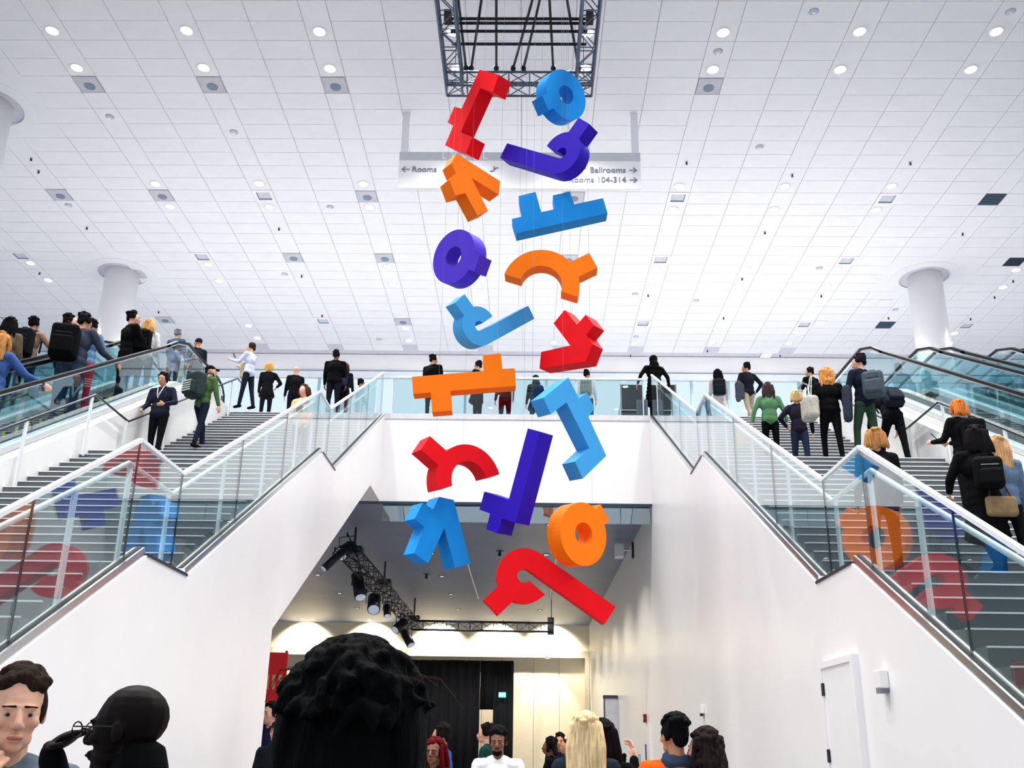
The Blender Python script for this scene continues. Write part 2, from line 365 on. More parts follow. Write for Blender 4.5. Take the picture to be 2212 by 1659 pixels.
# ================================================================ STAIRS
def stair(name, label, xa, xb):
    t = empty(name, label, 'staircase', (0, 0, 0))
    w_ = xb-xa
    sm = MB().box(0, w_, 0, TRD+.06, -RIS-.1, -.001).mesh('step', STEP); nm = MB().box(0, w_, -.010, .02, -.014, .0).mesh('nosing', NOSE)
    lm = MB().box(0, w_, 0, 1.48, -.25, -.001).mesh('landing', STEP)
    k = 0
    for f0 in (F1, F2, F3):
        for j in range(20):
            k += 1; y = f0+j*TRD; z = k*RIS
            last = j == 19
            if last and f0 == F3: me = MB().box(0, w_, 0, .1, -RIS-.1, -.001).mesh('step', STEP)
            else: me = lm if last else sm
            s_ = link('landing' if last and f0 != F3 else 'step', me, t, (xa, y, z)); link('nosing', nm, s_)
    # carriage under the steps
    a, b = RIS/TRD, .30
    MB().yz([(F1+.1, 0), (F1+19*TRD, 20*RIS-b), (F2+.15, 20*RIS-b), (F2+19*TRD, 40*RIS-b), (F3+.15, 40*RIS-b), (F3+19.2*TRD, 60*RIS-b-.15), (F3+19.2*TRD, 60*RIS-.9), (F3+1, 40*RIS-.75), (F2+19*TRD, 40*RIS-.75), (F2+1, 20*RIS-.6), (F1+19*TRD, 20*RIS-.6), (F1+1.6, 0)], xa+.01, xb-.01).build('carriage', WALL, t)
    return t
SLx, SRx = -7.42, 6.95
stair('staircase', 'wide grey stone staircase rising on the left of the passage', SLx, XL-.22)
stair('staircase', 'wide grey stone staircase rising on the right of the passage', XR+.22, SRx)
# drain slots like dark ticks on some treads are left to the stone; outer side walls
for nm_, xa, xb, sg in (('wall_stair_left', SLx-.2, SLx, -1), ('wall_stair_right', SRx, SRx+.2, 1)):
    P = [(2.2, 0), (F1, .5), (F1+19*TRD+.2, 20*RIS+.52), (F2+.2, 20*RIS+.62)]
    hq = lambda y: 10.42+.577*(y-19.6)-.97
    lo = [(3.9, 0), (3.9, .6), (4.6, hq(4.6)), (19.3, hq(19.3)), (20.3, ZU+.04), (22.2, ZU+.04), (22.2, 8.6), (21.0, 8.6), (6.5, 0)]
    tag(MB().yz(lo, xa, xb).build(nm_, WALL), kind='structure')
# ---------------------------------------------------------------- glass balustrades on the passage walls
def lerp_line(P, y):
    for (a, za), (b, zb) in zip(P, P[1:]):
        if a <= y <= b: return za+(zb-za)*(y-a)/(b-a)
    return P[-1][1]
def balustrade(label, X, sg):
    t = empty('glass_balustrade', label, 'balustrade', (0, 0, 0), 'glass balustrades of the stairs')
    top = [(y+dy, z+1.02) for (y, z), dy in zip(TOPW, (0, -.35, -.3, -.3, -.5, -.35))]
    top[-1] = (21.6, 10.5)
    base = [(y, z-.02) for y, z in TOPW]
    cuts = [3.4, 4.9, 6.6, 8.25, 9.38, 11.25, 13.2, 15.1, 16.0, 17.8, 19.7, 21.6]
    x0, x1 = (X-.075, X-.06) if sg < 0 else (X+.06, X+.075)
    for a, b in zip(cuts, cuts[1:]):
        ys = sorted({a+.008, b-.008} | {y for y, _ in top+base if a+.01 < y < b-.01})
        ysr = ys[::-1]
        pl = [(y, lerp_line(base, y)) for y in ys]+[(y, lerp_line(top, y)) for y in ysr]
        MB().yz(pl, x0, x1).build('glass_panel', GLASS, t)
        MB().yz([(b-.008, lerp_line(base, b)), (b+.006, lerp_line(base, b)), (b+.006, lerp_line(top, b)), (b-.008, lerp_line(top, b))], x0, x1).build('joint', EDGE, t)
    # cap rail and shoe
    xm = (x0+x1)/2
    for i, (p, q) in enumerate(zip(top, top[1:])):
        if i == 0: p = (3.4, lerp_line(top, 3.4))
        d = Vector((0, q[0]-p[0], q[1]-p[1])); n = Vector((0, -d.z, d.y)).normalized()*.017
        MB().obox(Vector((xm, (p[0]+q[0])/2, (p[1]+q[1])/2)), (.024, 0, 0), d/2, n).build('cap_rail', PALE, t)
    for i, (p, q) in enumerate(zip(TOPW, TOPW[1:])):
        if i in (1, 3):
            MB().obox(Vector((X-sg*.0, (p[0]+q[0])/2, p[1]+.004)), (.012, 0, 0), (0, (q[0]-p[0])/2, 0), (0, 0, .014)).build('edge_strip', mat('dark_edge', (30, 34, 50), .4), t); continue
        d = Vector((0, q[0]-p[0], q[1]-p[1])); n = Vector((0, -d.z, d.y)).normalized()
        c = Vector((xm, (p[0]+q[0])/2, (p[1]+q[1])/2))
        MB().obox(c+n*.02, (.052, 0, 0), d/2, n*.06).build('shoe', STEEL, t)
        MB().obox(c+n*.083+Vector((sg*-.055 if False else 0, 0, 0)), (.026, 0, 0), d/2, n*.004).build('gasket', BLACK, t)
    # handrail on posts, stair side
    hx = X+sg*.15
    hr = [(2.6, .98), (8.26, 4.11), (9.38, 4.11), (15.08, 7.26), (16.2, 7.26), (21.7, 10.28)]
    MB().tube([(hx, y, z) for y, z in hr], .024, 10).build('handrail', PALE, t, True)
    for y in (4.2, 5.8, 7.35, 8.3, 9.3, 10.9, 12.5, 14.1, 15.1, 16.1, 17.7, 19.3, 20.9):
        z = lerp_line(hr, y); k = lerp_line(TOPW, y)
        p = MB().box(hx-.012, hx+.012, y-.035, y+.035, k, z-.02).build('post', PALE, t)
    return t
balustrade('glass balustrade with pale cap rail on the left passage wall', XL, -1)
balustrade('glass balustrade with pale cap rail on the right passage wall', XR, 1)
# outer handrails along the escalator walls
for sg, X, lab in ((-1, SLx+.09, 'left'), (1, SRx-.09, 'right')):
    t = empty('wall_handrail', f'thin dark handrail on slim posts along the outer side of the {lab} stair', 'handrail', (0, 0, 0))
    hr = [(F1-.1, .93), (F1+19*TRD-.2, 20*RIS+.9), (F2-.2, 20*RIS+.9), (F2+19*TRD-.25, 40*RIS+.9), (F3-.3, 40*RIS+.9), (F3+19*TRD, 60*RIS+.9), (F3+19*TRD+.4, 60*RIS+.9)]
    MB().tube([(X, y, z) for y, z in hr], .022, 8).build('rail', mat('dark_steel', (58, 66, 76), .3, metal=.7), t, True)
    for y in (4.5, 6.3, 8.0, 9.3, 11.0, 12.8, 14.6, 16.0, 17.8, 19.6, 21.4):
        z = lerp_line(hr, y); MB().box(X-.012, X+.012, y-.035, y+.035, z-1.05, z).build('post', PALE, t)
# balcony balustrade
t = empty('balcony_balustrade', 'low glass balustrade along the balcony edge between the two stairs', 'balustrade', (0, YB+.08, ZU))
bx = [XL+.15, -2.0, -.4, 1.2, XR-.12]
for a, b in zip(bx, bx[1:]): MB().box(a+.008, b-.008, -.008, .008, .0, 1.0).build('glass_panel', GLASS, t)
MB().box(XL+.1, XR-.1, -.03, .03, .98, 1.02).build('cap_rail', PALE, t)
for x in bx: MB().box(x-.012, x+.012, .02, .06, 0, .98).build('post', PALE, t)
# ---------------------------------------------------------------- escalators
YEL = mat('yellow_mark', (226, 196, 40), .5)
ESTEP = mat('escalator_step', (38, 44, 52), .45, metal=.4, var=.3, scale=70)
CLAD = mat('pale_steel_cladding', (214, 220, 224), .3, metal=.25, var=.03)
def hz(y): return 10.42+.577*(min(y, 19.6)-19.6)          # handrail height
def escalator(label, xa, xb):
    t = empty('escalator', label, 'escalator', (0, 0, 0), 'escalators beside the stairs')
    y0 = 3.4
    for x in (xa, xb):
        prof = [(y0, hz(y0)), (18.6, hz(18.6)), (19.2, hz(19.2)+.03), (19.8, 10.44), (20.6, 10.46), (22.0, 10.46), (22.35, 10.40), (22.55, 10.22), (22.6, 10.0), (22.52, 9.8), (22.3, 9.68)]
        m = MB(); pts = [Vector((x, y, z)) for y, z in prof]
        for p, q in zip(pts, pts[1:]):
            d = q-p; n = Vector((0, -d.z, d.y)).normalized()
            m.obox((p+q)/2, (.042, 0, 0), d*.51, n*.026)
        m.build('handrail', BLACK, t)
        m = MB()
        for p, q in zip(pts, pts[1:]):
            d = q-p; n = Vector((0, -d.z, d.y)).normalized()
            m.obox((p+q)/2-n*.04, (.02, 0, 0), d*.5, n*.014)
        m.build('handrail_track', STEEL, t)
        cut = [3.5, 5.6, 7.7, 9.8, 11.9, 14.0, 16.1, 18.2, 20.2, 22.3]
        zt = lambda y: min(hz(y)-.05, 10.38)
        zb = lambda y: min(hz(y)-.93, ZU+.03)
        for a, b in zip(cut, cut[1:]):
            ys = [a+.01]+[k for k in (18.6, 19.8) if a < k < b]+[b-.01]
            MB().yz([(y, zb(y)) for y in ys]+[(y, zt(y)) for y in ys[::-1]], x-.005, x+.005).build('glass_panel', GLASSE, t)
        # decks and skirt
        s_ = 1 if x == xb else -1
        MB().yz([(y0, hz(y0)-1.03), (19.3, hz(19.3)-1.03), (20.4, ZU-.08), (22.4, ZU-.08), (22.4, ZU+.03), (20.3, ZU+.03), (19.2, hz(19.2)-.92), (y0, hz(y0)-.92)], x-.09, x+.09).build('deck', CLAD, t)
        MB().yz([(y0, hz(y0)-1.45), (19.4, hz(19.4)-1.45), (20.6, ZU-.5), (20.6, ZU-.02), (19.3, hz(19.3)-1.04), (y0, hz(y0)-1.04)], x+s_*.10-.01, x+s_*.10+.01).build('cladding', WALL, t)
    w_ = xb-xa-.26
    sm = MB().box(0, w_, 0, .42, -.30, 0)
    sme = sm.mesh('step', ESTEP); ye = MB().box(.0, .05, -.006, .03, -.14, .004).mesh('yellow_edge', YEL)
    ye2 = MB().box(w_-.05, w_, -.006, .03, -.14, .004).mesh('yellow_edge', YEL)
    for k in range(40):
        y = 20.2-.36*k; z = min(ZU-.02, ZU-.208*k+.12)
        if y < 6: break
        s_ = link('step', sme, t, (xa+.13, y, z)); link('yellow_edge', ye, s_); link('yellow_edge', ye2, s_)
    MB().yz([(y0, hz(y0)-1.9), (20.4, ZU-1.2), (20.4, ZU-.45), (y0, hz(y0)-1.3)], xa, xb).build('underside', WALL, t)
    return t
escalator('escalator right beside the left stair, its glass side facing the stair', -9.2, -7.92)
escalator('escalator farther left, behind the one beside the left stair', -10.95, -9.6)
escalator('escalator right beside the right stair, its glass side facing the stair', 7.65, 8.95)
escalator('escalator farther right, behind the one beside the right stair', 9.42, 10.75)
escalator('rightmost escalator whose black handrail tops curve at the picture edge', 11.2, 12.5)
# ================================================================ HANGING LETTERS
TH = .30
COLR = {'red': (222, 8, 24), 'orange': (246, 118, 10), 'blue': (20, 134, 214), 'purple': (46, 20, 176), 'violet': (78, 52, 196), 'sky': (64, 158, 222)}
def lmat(c): return mat('painted_'+c, COLR[c], .6, var=.03, scale=3, spec=.12)
CABLES = []
class Letter:
    def __init__(s, cu, cv, off, Y=14.0):
        s.C = at(cu, cv, Y=Y); r = ray(cu+off[0], cv+off[1]); q = s.C-EYE
        a, b, c = r.dot(r), -2*r.dot(q), q.dot(q)-TH*TH; disc = b*b-4*a*c
        tt = (-b+math.sqrt(disc))/(2*a) if disc > 0 else -b/(2*a)
        s.d = (r*tt-q).normalized()
        s.e1 = (AR-s.d*AR.dot(s.d)).normalized(); s.e2 = s.d.cross(s.e1)
        if s.e2.dot(AD) < 0: s.e2 = -s.e2
    def loc(s, u, v):
        p = onplane(u, v, s.C, s.d)-s.C; return p.dot(s.e1), p.dot(s.e2)
    def wp(s, p): return s.C+s.e1*p[0]+s.e2*p[1]
    def build(s, poly, c, label, off=TH):
        pts = [s.wp(p) for p in poly]; cen = sum(pts, Vector())/len(pts)+s.d*TH/2
        m = MB().prism([p-cen for p in pts], s.d*TH)
        o = m.build('hanging_letter', lmat(c)); o.location = cen
        vt = max(pts, key=lambda p: p.z)+s.d*TH*.5; CABLES.append((o, cen, vt+(cen-vt)*.10+Vector((0, 0, .02)))); return tag(o, label, 'letter sculpture', 'coloured letters hanging in the hall')
def conv(pts, ox, oy, sc): return [(ox+x/sc, oy+y/sc) for x, y in pts]
def poly_letter(pts, crop, off, c, label, Y=14.0):
    P = conv(pts, *crop); cu = sum(p[0] for p in P)/len(P); cv = sum(p[1] for p in P)/len(P)
    L = Letter(cu, cv, off, Y); return L.build([L.loc(*p) for p in P], c, label)
CA, CB, CC, CD = (860, 120, 4.365), (1060, 130, 5.925), (1080, 400, 6.38), (920, 480, 5.53)
CE, CF, CG, CH = (870, 660, 4.809), (870, 800, 4.809), (850, 900, 4.74), (1020, 1060, 5.35)
poly_letter([(768, 132), (948, 180), (893, 345), (775, 308), (588, 725), (700, 768), (640, 922), (443, 845), (520, 660), (466, 630), (530, 482), (598, 500)], CA, (27, 15.6), 'red', 'big red bracket shaped letter hanging topmost at the left', 14.1)
poly_letter([(552, 922), (963, 1185), (950, 1312), (695, 1155), (848, 1465), (748, 1507), (634, 1296), (540, 1320), (482, 1168), (545, 1112), (503, 1012)], CA, (-20, 15.6), 'orange', 'big orange forked letter hanging below the red bracket letter', 13.9)
poly_letter([(165, 465), (312, 432), (258, 150), (490, 92), (570, 372), (758, 330), (730, 140), (965, 88), (1025, 265), (1420, 178), (1483, 385), (225, 665)], CC, (-1, 17.5), 'blue', 'big blue comb shaped letter with two upright teeth')
poly_letter([(95, 740), (840, 680), (832, 515), (1020, 497), (1035, 660), (1163, 652), (1175, 835), (497, 885), (510, 1090), (305, 1105), (290, 903), (108, 918)], CE, (1, 11.5), 'orange', 'big orange long bar letter with one tooth up and one down', 13.9)
poly_letter([(1680, 45), (1810, 200), (1900, 95), (1985, 205), (1905, 305), (1970, 400), (1900, 580), (1420, 655), (1437, 482), (1740, 415), (1567, 185)], CE, (23, 11.5), 'red', 'big red branching letter like a bent arrow, right column')
poly_letter([(1722, 75), (1830, 293), (1915, 232), (1990, 390), (1930, 485), (2115, 888), (1870, 1125), (1790, 948), (1940, 808), (1702, 332), (1540, 455), (1460, 285)], CF, (-28, 7), 'sky', 'big light blue bracket letter below the red branching letter')
poly_letter([(1375, 120), (1497, 152), (1248, 1088), (1108, 1042), (1068, 1195), (950, 1152), (988, 992), (880, 952), (930, 767), (1180, 850)], CG, (29.5, 6.5), 'purple', 'tall dark purple upside down cross letter')
poly_letter([(470, 822), (618, 853), (790, 1505), (630, 1550), (522, 1138), (355, 1500), (210, 1398), (318, 1130), (218, 1045), (300, 882), (405, 948)], CG, (-23.3, 4.9), 'blue', 'big blue two legged forked letter, lowest at the left')
def arc(r, a0, a1, n): return [(r*math.cos(a0+(a1-a0)*k/n), r*math.sin(a0+(a1-a0)*k/n)) for k in range(n+1)]
def ring_letter(cpx, rim, stub, crop, off, c, label, Y=14.0, hole=.37, reach=1.22):
    (cu, cv), (ru, rv), (su, sv) = conv([cpx, rim, stub], *crop)
    L = Letter(cu, cv, off, Y); R = math.hypot(*L.loc(ru, rv)); sx, sy = L.loc(su, sv); th = math.atan2(sy, sx)
    hw = R*.30; D = max(math.hypot(sx, sy), R*reach); a = math.asin(hw/R)
    rot = lambda p, q: (p*math.cos(th)-q*math.sin(th), p*math.sin(th)+q*math.cos(th))
    outer = arc(R, th+a, th+2*math.pi-a, 40)+[rot(D, -hw), rot(D, hw)]
    inner = arc(R*hole, th+a, th+a-2*math.pi, 28)
    return L.build(outer+[outer[0]]+inner, c, label)
ring_letter((968, 441), (868, 118), (699, 546), CB, (-22.6, 13.5), 'blue', 'big blue round letter like a thick ring with a stub, topmost right', 14.1)
ring_letter((330, 410), (430, 88), (612, 490), CD, (25.3, 11.8), 'violet', 'big violet round letter like a thick ring with a stub')
ring_letter((1290, 500), (1240, 135), (1535, 247), CH, (-29, 3.7), 'orange', 'big orange round letter like a thick ring with a stub, low right')
def hook_letter(cpx, bar, crop, off, c, label, mirror=1, Y=14.0, stub=101.7, cut=7, rin=.26):
    (cu, cv), (bu, bv) = conv([cpx, bar], *crop); L = Letter(cu, cv, off, Y)
    bx_, by_ = L.loc(bu, bv); D = math.hypot(bx_, by_); R = D/math.hypot(3.37, .63)
    th = math.atan2(by_, bx_)+mirror*math.atan2(.63, 3.37); r = R*rin; Bl = 3.37*R
    w = R-r; hw = w/2*1.03
    loc = []
    st, a = math.radians(stub), math.asin(hw/R)
    loc += arc(R, math.radians(cut), st-a, 12)
    sd = lambda p, q: (p*math.cos(st)-q*math.sin(st), p*math.sin(st)+q*math.cos(st))
    loc += [sd(1.68*R, -hw), sd(1.68*R, hw)]+arc(R, st+a, math.radians(270), 24)+[(Bl, -R), (Bl, -r)]+arc(r, math.radians(270), math.radians(cut+4), 24)
    ct, sn = math.cos(th), math.sin(th)
    pl = [(x*ct-mirror*y*sn, x*sn+mirror*y*ct) for x, y in loc]
    return L.build(pl, c, label)
hook_letter((905, 1185), (164, 1155), CB, (19.4, 17.7), 'purple', 'big dark purple hook shaped letter, long bar to the left', 1, 13.75)
hook_letter((640, 1240), (1260, 1075), CD, (-21, 8.5), 'sky', 'big light blue hook shaped letter, long bar to the right', -1)
hook_letter((603, 980), (1596, 1440), CH, (-3.5, 4.2), 'red', 'big red hook shaped letter hanging lowest of all', 1)
def half_letter(e0, e1, stub, crop, off, c, label, Y=14.0, rin=.55):
    (au, av), (bu, bv), (su, sv) = conv([e0, e1, stub], *crop); cu, cv = (au+bu)/2, (av+bv)/2
    L = Letter(cu, cv, off, Y); ax, ay = L.loc(au, av); bx_, by_ = L.loc(bu, bv)
    cx, cy = (ax+bx_)/2, (ay+by_)/2; R = math.hypot(ax-bx_, ay-by_)/2; th = math.atan2(by_-cy, bx_-cx)   # e1 is the right end
    sx, sy = L.loc(su, sv); st = math.atan2(sy-cy, sx-cx)-th; D = math.hypot(sx-cx, sy-cy)
    while st > 0: st -= 2*math.pi
    hw = R*(1-rin)/2*1.05; a = math.asin(hw/R)
    sd = lambda p, q: (p*math.cos(st)-q*math.sin(st), p*math.sin(st)+q*math.cos(st))
    pl = arc(R, 0, st+a, 16)+[sd(D, hw), sd(D, -hw)]+arc(R, st-a, -math.pi, 24)+arc(R*rin, -math.pi, 0, 30)
    pl = [(cx+x*math.cos(th)-y*math.sin(th), cy+x*math.sin(th)+y*math.cos(th)) for x, y in pl]
    return L.build(pl, c, label)
half_letter((62, 1225), (1070, 1535), (1287, 1035), CC, (.5, 15.5), 'orange', 'big orange arch shaped letter with a stub, right column')
half_letter((455, 742), (1085, 590), (328, 268), CG, (-22, 7.7), 'red', 'big red arch shaped letter with a stub, left column', 13.9)
# ---------------------------------------------------------------- rigging truss above the letters
ZT = 14.9
t = empty('rigging_truss', 'black and grey square truss frame with pipes hanging above the letters', 'truss', (0, 14, ZT))
def box_truss(parent, a, b, w_, mt, bays, rc=.026, rb=.012):
    a, b = Vector(a), Vector(b); d = (b-a); n = d.cross(Vector((0, 0, 1))).normalized()*w_/2; u = Vector((0, 0, w_/2))
    cs = [n+u, n-u, -n-u, -n+u]
    for c in cs: MB().tube([a+c, b+c], rc, 8).build('chord', mt, parent, True)
    m = MB()
    for k in range(bays):
        p, q = a+d*(k/bays), a+d*((k+1)/bays)
        for i in range(4):
            c, e = cs[i], cs[(i+1) % 4]
            m.tube([p+c, p+e], rb, 6); m.tube([p+(c if k % 2 else e), q+(e if k % 2 else c)], rb, 6)
    m.build('bracing', mt, parent)
x0, x1, yf, yn = -1.63, 1.13, 2.5, -4.2
box_truss(t, (x0, yn, .18), (x0, yf+.17, .18), .34, TRUSS, 14)
box_truss(t, (x1, yn, .18), (x1, yf+.17, .18), .34, TRUSS, 14)
box_truss(t, (x0-.17, yf, .18), (x1+.17, yf, .18), .34, TRUSS, 7)
box_truss(t, (x0-.17, yn, .18), (x1+.17, yn, .18), .34, TRUSS, 7)
for y in (.88, 1.0, 1.22, 1.58, -1.2, -2.6): MB().tube([(x0, y, .42), (x1, y, .42)], .03, 8).build('cross_pipe', DARK, t, True)
for ua, ub in ((990, 1008), (1040, 1016), (1072, 1072), (1150, 1105), (1166, 1128), (1187, 1196), (1225, 1252)):
    a, b = at(ua, 0, Z=ZT+.5), at(ub, 160, Z=ZT+.5); d = (b-a)/(b.y-a.y)
    a2, b2 = a+d*(10.2-a.y), b+d*(16.4-b.y)
    MB().tube([a2-Vector((0, 14, ZT)), b2-Vector((0, 14, ZT))], .028, 8).build('long_pipe', DARK, t, True)
    MB().ell(b2-Vector((0, 14, ZT)), (.06, .09, .06)).build('clamp', DARK, t, True)
for o, cen, p in CABLES:
    c_ = MB().tube([(0, 0, -.06), (0, 0, ZT+.40-p.z)], .0016, 5).build('hanging_cable', mat('thin_cable', (120, 122, 132), .4)); c_.location = p
    tag(c_, 'thin cable holding the '+' '.join(o['label'].replace(',', '').split()[:12]), 'cable', 'cables of the hanging letters')
for sx in (x0, x1):
    for y in (-4, 2.5):
        MB().tube([(sx, y, .35), (sx, y, ZCL-ZT)], .008, 6).build('hanger', DARK, t)
    MB().box(sx-.07, sx+.07, .55, .7, .1, .35).build('hoist', DARK, t)
# ---------------------------------------------------------------- hanging direction sign
YS = 19.98
t = empty('direction_sign', 'wide white hanging sign with grey band reading LEVEL 1', 'sign', (0, YS, 14.76))
MB().box(-3.28, 2.75, -.05, .05, 0, .80).build('board', mat('sign_white', (246, 246, 250), .4, var=.01), t)
MB().box(-3.28, 2.75, -.055, .055, .80, 1.04).build('header', mat('sign_grey', (196, 200, 208), .5, var=.02), t)
for x in (-3.17, 2.63): MB().box(x-.09, x+.09, -.02, .02, 1.04, ZCL-14.76).build('strap', mat('sign_strap', (228, 230, 236), .4, var=.01), t)
TXG = mat('sign_text_grey', (112, 124, 142), .6); TXW = mat('sign_text_white', (252, 252, 252), .5)
F_ = -.062
text('heading', 'LEVEL 1', .27, (-2.22, F_, .83), (1, 0, 0), (0, 0, 1), TXW, t, space=1.85)
text('lettering', 'Rooms', .22, (-2.95, F_, .46), (1, 0, 0), (0, 0, 1), TXG, t)
text('lettering', 'Ballrooms', .22, (2.38, F_, .46), (1, 0, 0), (0, 0, 1), TXG, t, align='RIGHT')
text('lettering', 'Rooms 104-314', .22, (2.38, F_, .18), (1, 0, 0), (0, 0, 1), TXG, t, align='RIGHT')
def arrow(x, z, s_):
    m = MB().box(x-.09, x+.09, F_-.004, F_+.01, z-.008, z+.008)
    for q in (1, -1): m.obox((x+s_*.055, F_, z+q*.035), Vector((s_*-.045, 0, q*.042)), (0, .006, 0), Vector((q*.006, 0, s_*.006)))
    return m.build('arrow', TXG, t)
arrow(-3.1, .53, -1); arrow(2.55, .53, 1); arrow(2.55, .25, 1)
def esc_icon(x, z):
    m = MB()
    for a, b in (((-.1, -.05), (-.03, -.05)), ((-.03, -.05), (.05, .05)), ((.05, .05), (.11, .05))):
        m.tube([(x+a[0], F_, z+a[1]), (x+b[0], F_, z+b[1])], .011, 5)
    m.ell((x, F_, z+.075), (.02, .01, .02)); m.tube([(x, F_, z+.05), (x, F_, z+.005)], .013, 5)
    return m.build('escalator_icon', TXG, t)
esc_icon(-.9, .53); esc_icon(1.28, .53)
# ================================================================ THE LOWER ROOM
CUR = mat('black_curtain', (15, 18, 26), .9, var=.2, scale=5)
def curtain(x0, x1, y, z0, z1, name='curtain'):
    n = int((x1-x0)/.05); vs = []; fs = []
    for k in range(n+1):
        x = x0+(x1-x0)*k/n; yy = .07*math.sin(k*.75)+.03*math.sin(k*.31+1)
        vs += [(x, y+yy, z0), (x, y+yy, z1)]
    fs = [(2*k, 2*k+2, 2*k+3, 2*k+1) for k in range(n)]
    m = MB().add(vs, fs); return m
t = empty('stage_curtain', 'tall black pleated curtain hanging across the far room', 'curtain', (.02, 43.3, 0))
o = curtain(-9.5, -2.05, 0, 0, 5.36).build('drape', CUR, t, True); o.modifiers.new('s', 'SOLIDIFY').thickness = .02
o = curtain(-1.45, -.56, 0, 0, 5.36).build('drape', CUR, t, True); o.modifiers.new('s', 'SOLIDIFY').thickness = .02
o = curtain(-2.05, -1.45, 0, 3.25, 5.36).build('drape', CUR, t, True); o.modifiers.new('s', 'SOLIDIFY').thickness = .02
MB().tube([(-9.5, 0, 5.36), (-.56, 0, 5.36)], .03).build('curtain_pipe', DARK, t, True)
p = at(1086, 1370, Y=44.0); MB().tube([(p.x, -.2, 5.3), (p.x, -.2, 7.2)], .012, 6).build('drop_pole', DARK, t)
t = empty('exit_sign', 'small green glowing exit sign in front of the black curtain', 'sign', at(1085, 1501, Y=43.05))
bevel(MB().box(-.16, .16, -.03, .03, -.11, .11).build('housing', mat('exit_green', (90, 226, 170), .5, emit=1.2), t), .01)
text('lettering', 'EXIT', .15, (0, -.034, -.055), (1, 0, 0), (0, 0, 1), mat('exit_white', (235, 255, 245), .5, emit=1.5), t, .003, 'CENTER')
MB().tube([(0, 0, .1), (0, .2, 5.36-t.location.z)], .01, 6).build('stem', DARK, t)
# red banner seen past the left wall
pb = at(600, 1450, Y=24.0)
t = empty('red_banner', 'red hanging banner with pale lettering beside the left passage wall', 'banner', (-6.6, 24.0, 0))
RB = mat('banner_red', (214, 26, 30), .6, var=.04)
bevel(MB().box(-.9, .62, -.03, .03, 2.55, 3.85).build('cloth', RB, t), .01)
MB().box(-.95, .66, -.05, .05, 2.42, 2.55).build('shelf', PALE, t)
for k in range(5): MB().box(-.2+.16*k, -.12+.16*k, -.036, -.031, 2.95+.0*k, 3.3).build('mark', mat('banner_mark', (206, 160, 110), .6), t)
MB().box(-.9, .6, -.02, .04, 0, 2.42).build('screen', BLACK, t)
for x in (-.85, .56): MB().box(x-.03, x+.03, .035, .08, 0, 3.9).build('post', DARK, t)
# truss with stage lamps
t = empty('stage_truss', 'black lighting truss corner hanging in the far room', 'truss', (-4.4, 37.07, 6.16))
box_truss(t, (-.15, -13.2, .18), (.0, .15, .05), .36, DARK, 16, .022, .012)
box_truss(t, (-.1, 0, 0), (5.45, 0, -.02), .34, DARK, 12, .022, .012)
for y, x, z in ((-12.5, -.2, .36), (-7.6, -.1, .32), (0, 0, .2)):
    MB().tube([(x, y, z), (x, y, 7.22-6.16)], .03, 8).build('hanger_pole', DARK, t); MB().box(x-.22, x+.22, y-.2, y+.2, z-.02, z+.16).build('hoist', DARK, t)
MB().tube([(5.4, 0, .1), (5.4, 0, 1.06)], .015, 6).build('hanger_pole', DARK, t); MB().box(5.25, 5.5, -.15, .15, -.3, .35).build('hoist', DARK, t)
LGL = mat('stage_lens', (190, 200, 225), .2, emit=.2)
def stage_lamp(loc, aim, label, L=.5, r=.13):
    q = empty('stage_lamp', label, 'stage light', loc, 'black stage lamps on the truss'); d = Vector(aim).normalized()
    MB().tube([-d*L*.5, d*L*.1, d*L*.15, d*L*.5], r, 14).build('barrel', DARK, q, True)
    MB().tube([d*L*.5, d*(L*.5+.012)], r*.85, 14).build('lens', LGL, q)
    s_ = d.cross(Vector((0, 0, 1))).normalized()*r*1.25
    MB().tube([s_, s_+Vector((0, 0, r*1.9)), -s_+Vector((0, 0, r*1.9)), -s_], .015, 6).build('yoke', DARK, q); MB().tube([(0, 0, r*1.9), (0, 0, r*1.9+.12)], .02, 6).build('clamp', DARK, q)
    ty = max(loc[1], 24.1); tx = -4.4-.15*(37.07-ty)/13.3; tz = 6.16+.05-.10+.13*(37.07-ty)/13.3
    MB().tube([(0, 0, r*1.9+.1), (tx-loc[0]+.18, ty-loc[1], tz-.08-loc[2])], .018, 6).build('bracket', DARK, q)
    return q
for (u, v, Y), aim, lab, L, r in (((722, 1208, 23.6), (-.8, -.5, -1), 'long black stage lamp at the near end of the truss', .75, .10),
        ((775, 1266, 26.5), (.3, -.5, -1), 'big black stage lamp hanging low under the truss middle', .8, .17), ((808, 1304, 29), (.1, -.6, -.6), 'stubby black stage lamp under the middle of the truss', .6, .2),
        ((836, 1320, 31), (.2, -.5, -.9), 'small black stage lamp under the far half of truss', .4, .12), ((864, 1352, 34), (-.5, -.6, -.6), 'black stage lamp with bright lens near the truss corner', .55, .17),
        ((880, 1378, 35), (.6, -.5, -1), 'lowest black stage lamp tilted right at the truss corner', .7, .16), ((748, 1190, 24.3), (-.3, -.6, -.4), 'boxy black stage lamp high at the near truss end', .5, .2)):
    stage_lamp(at(u, v, Y=Y), aim, lab, L, r)
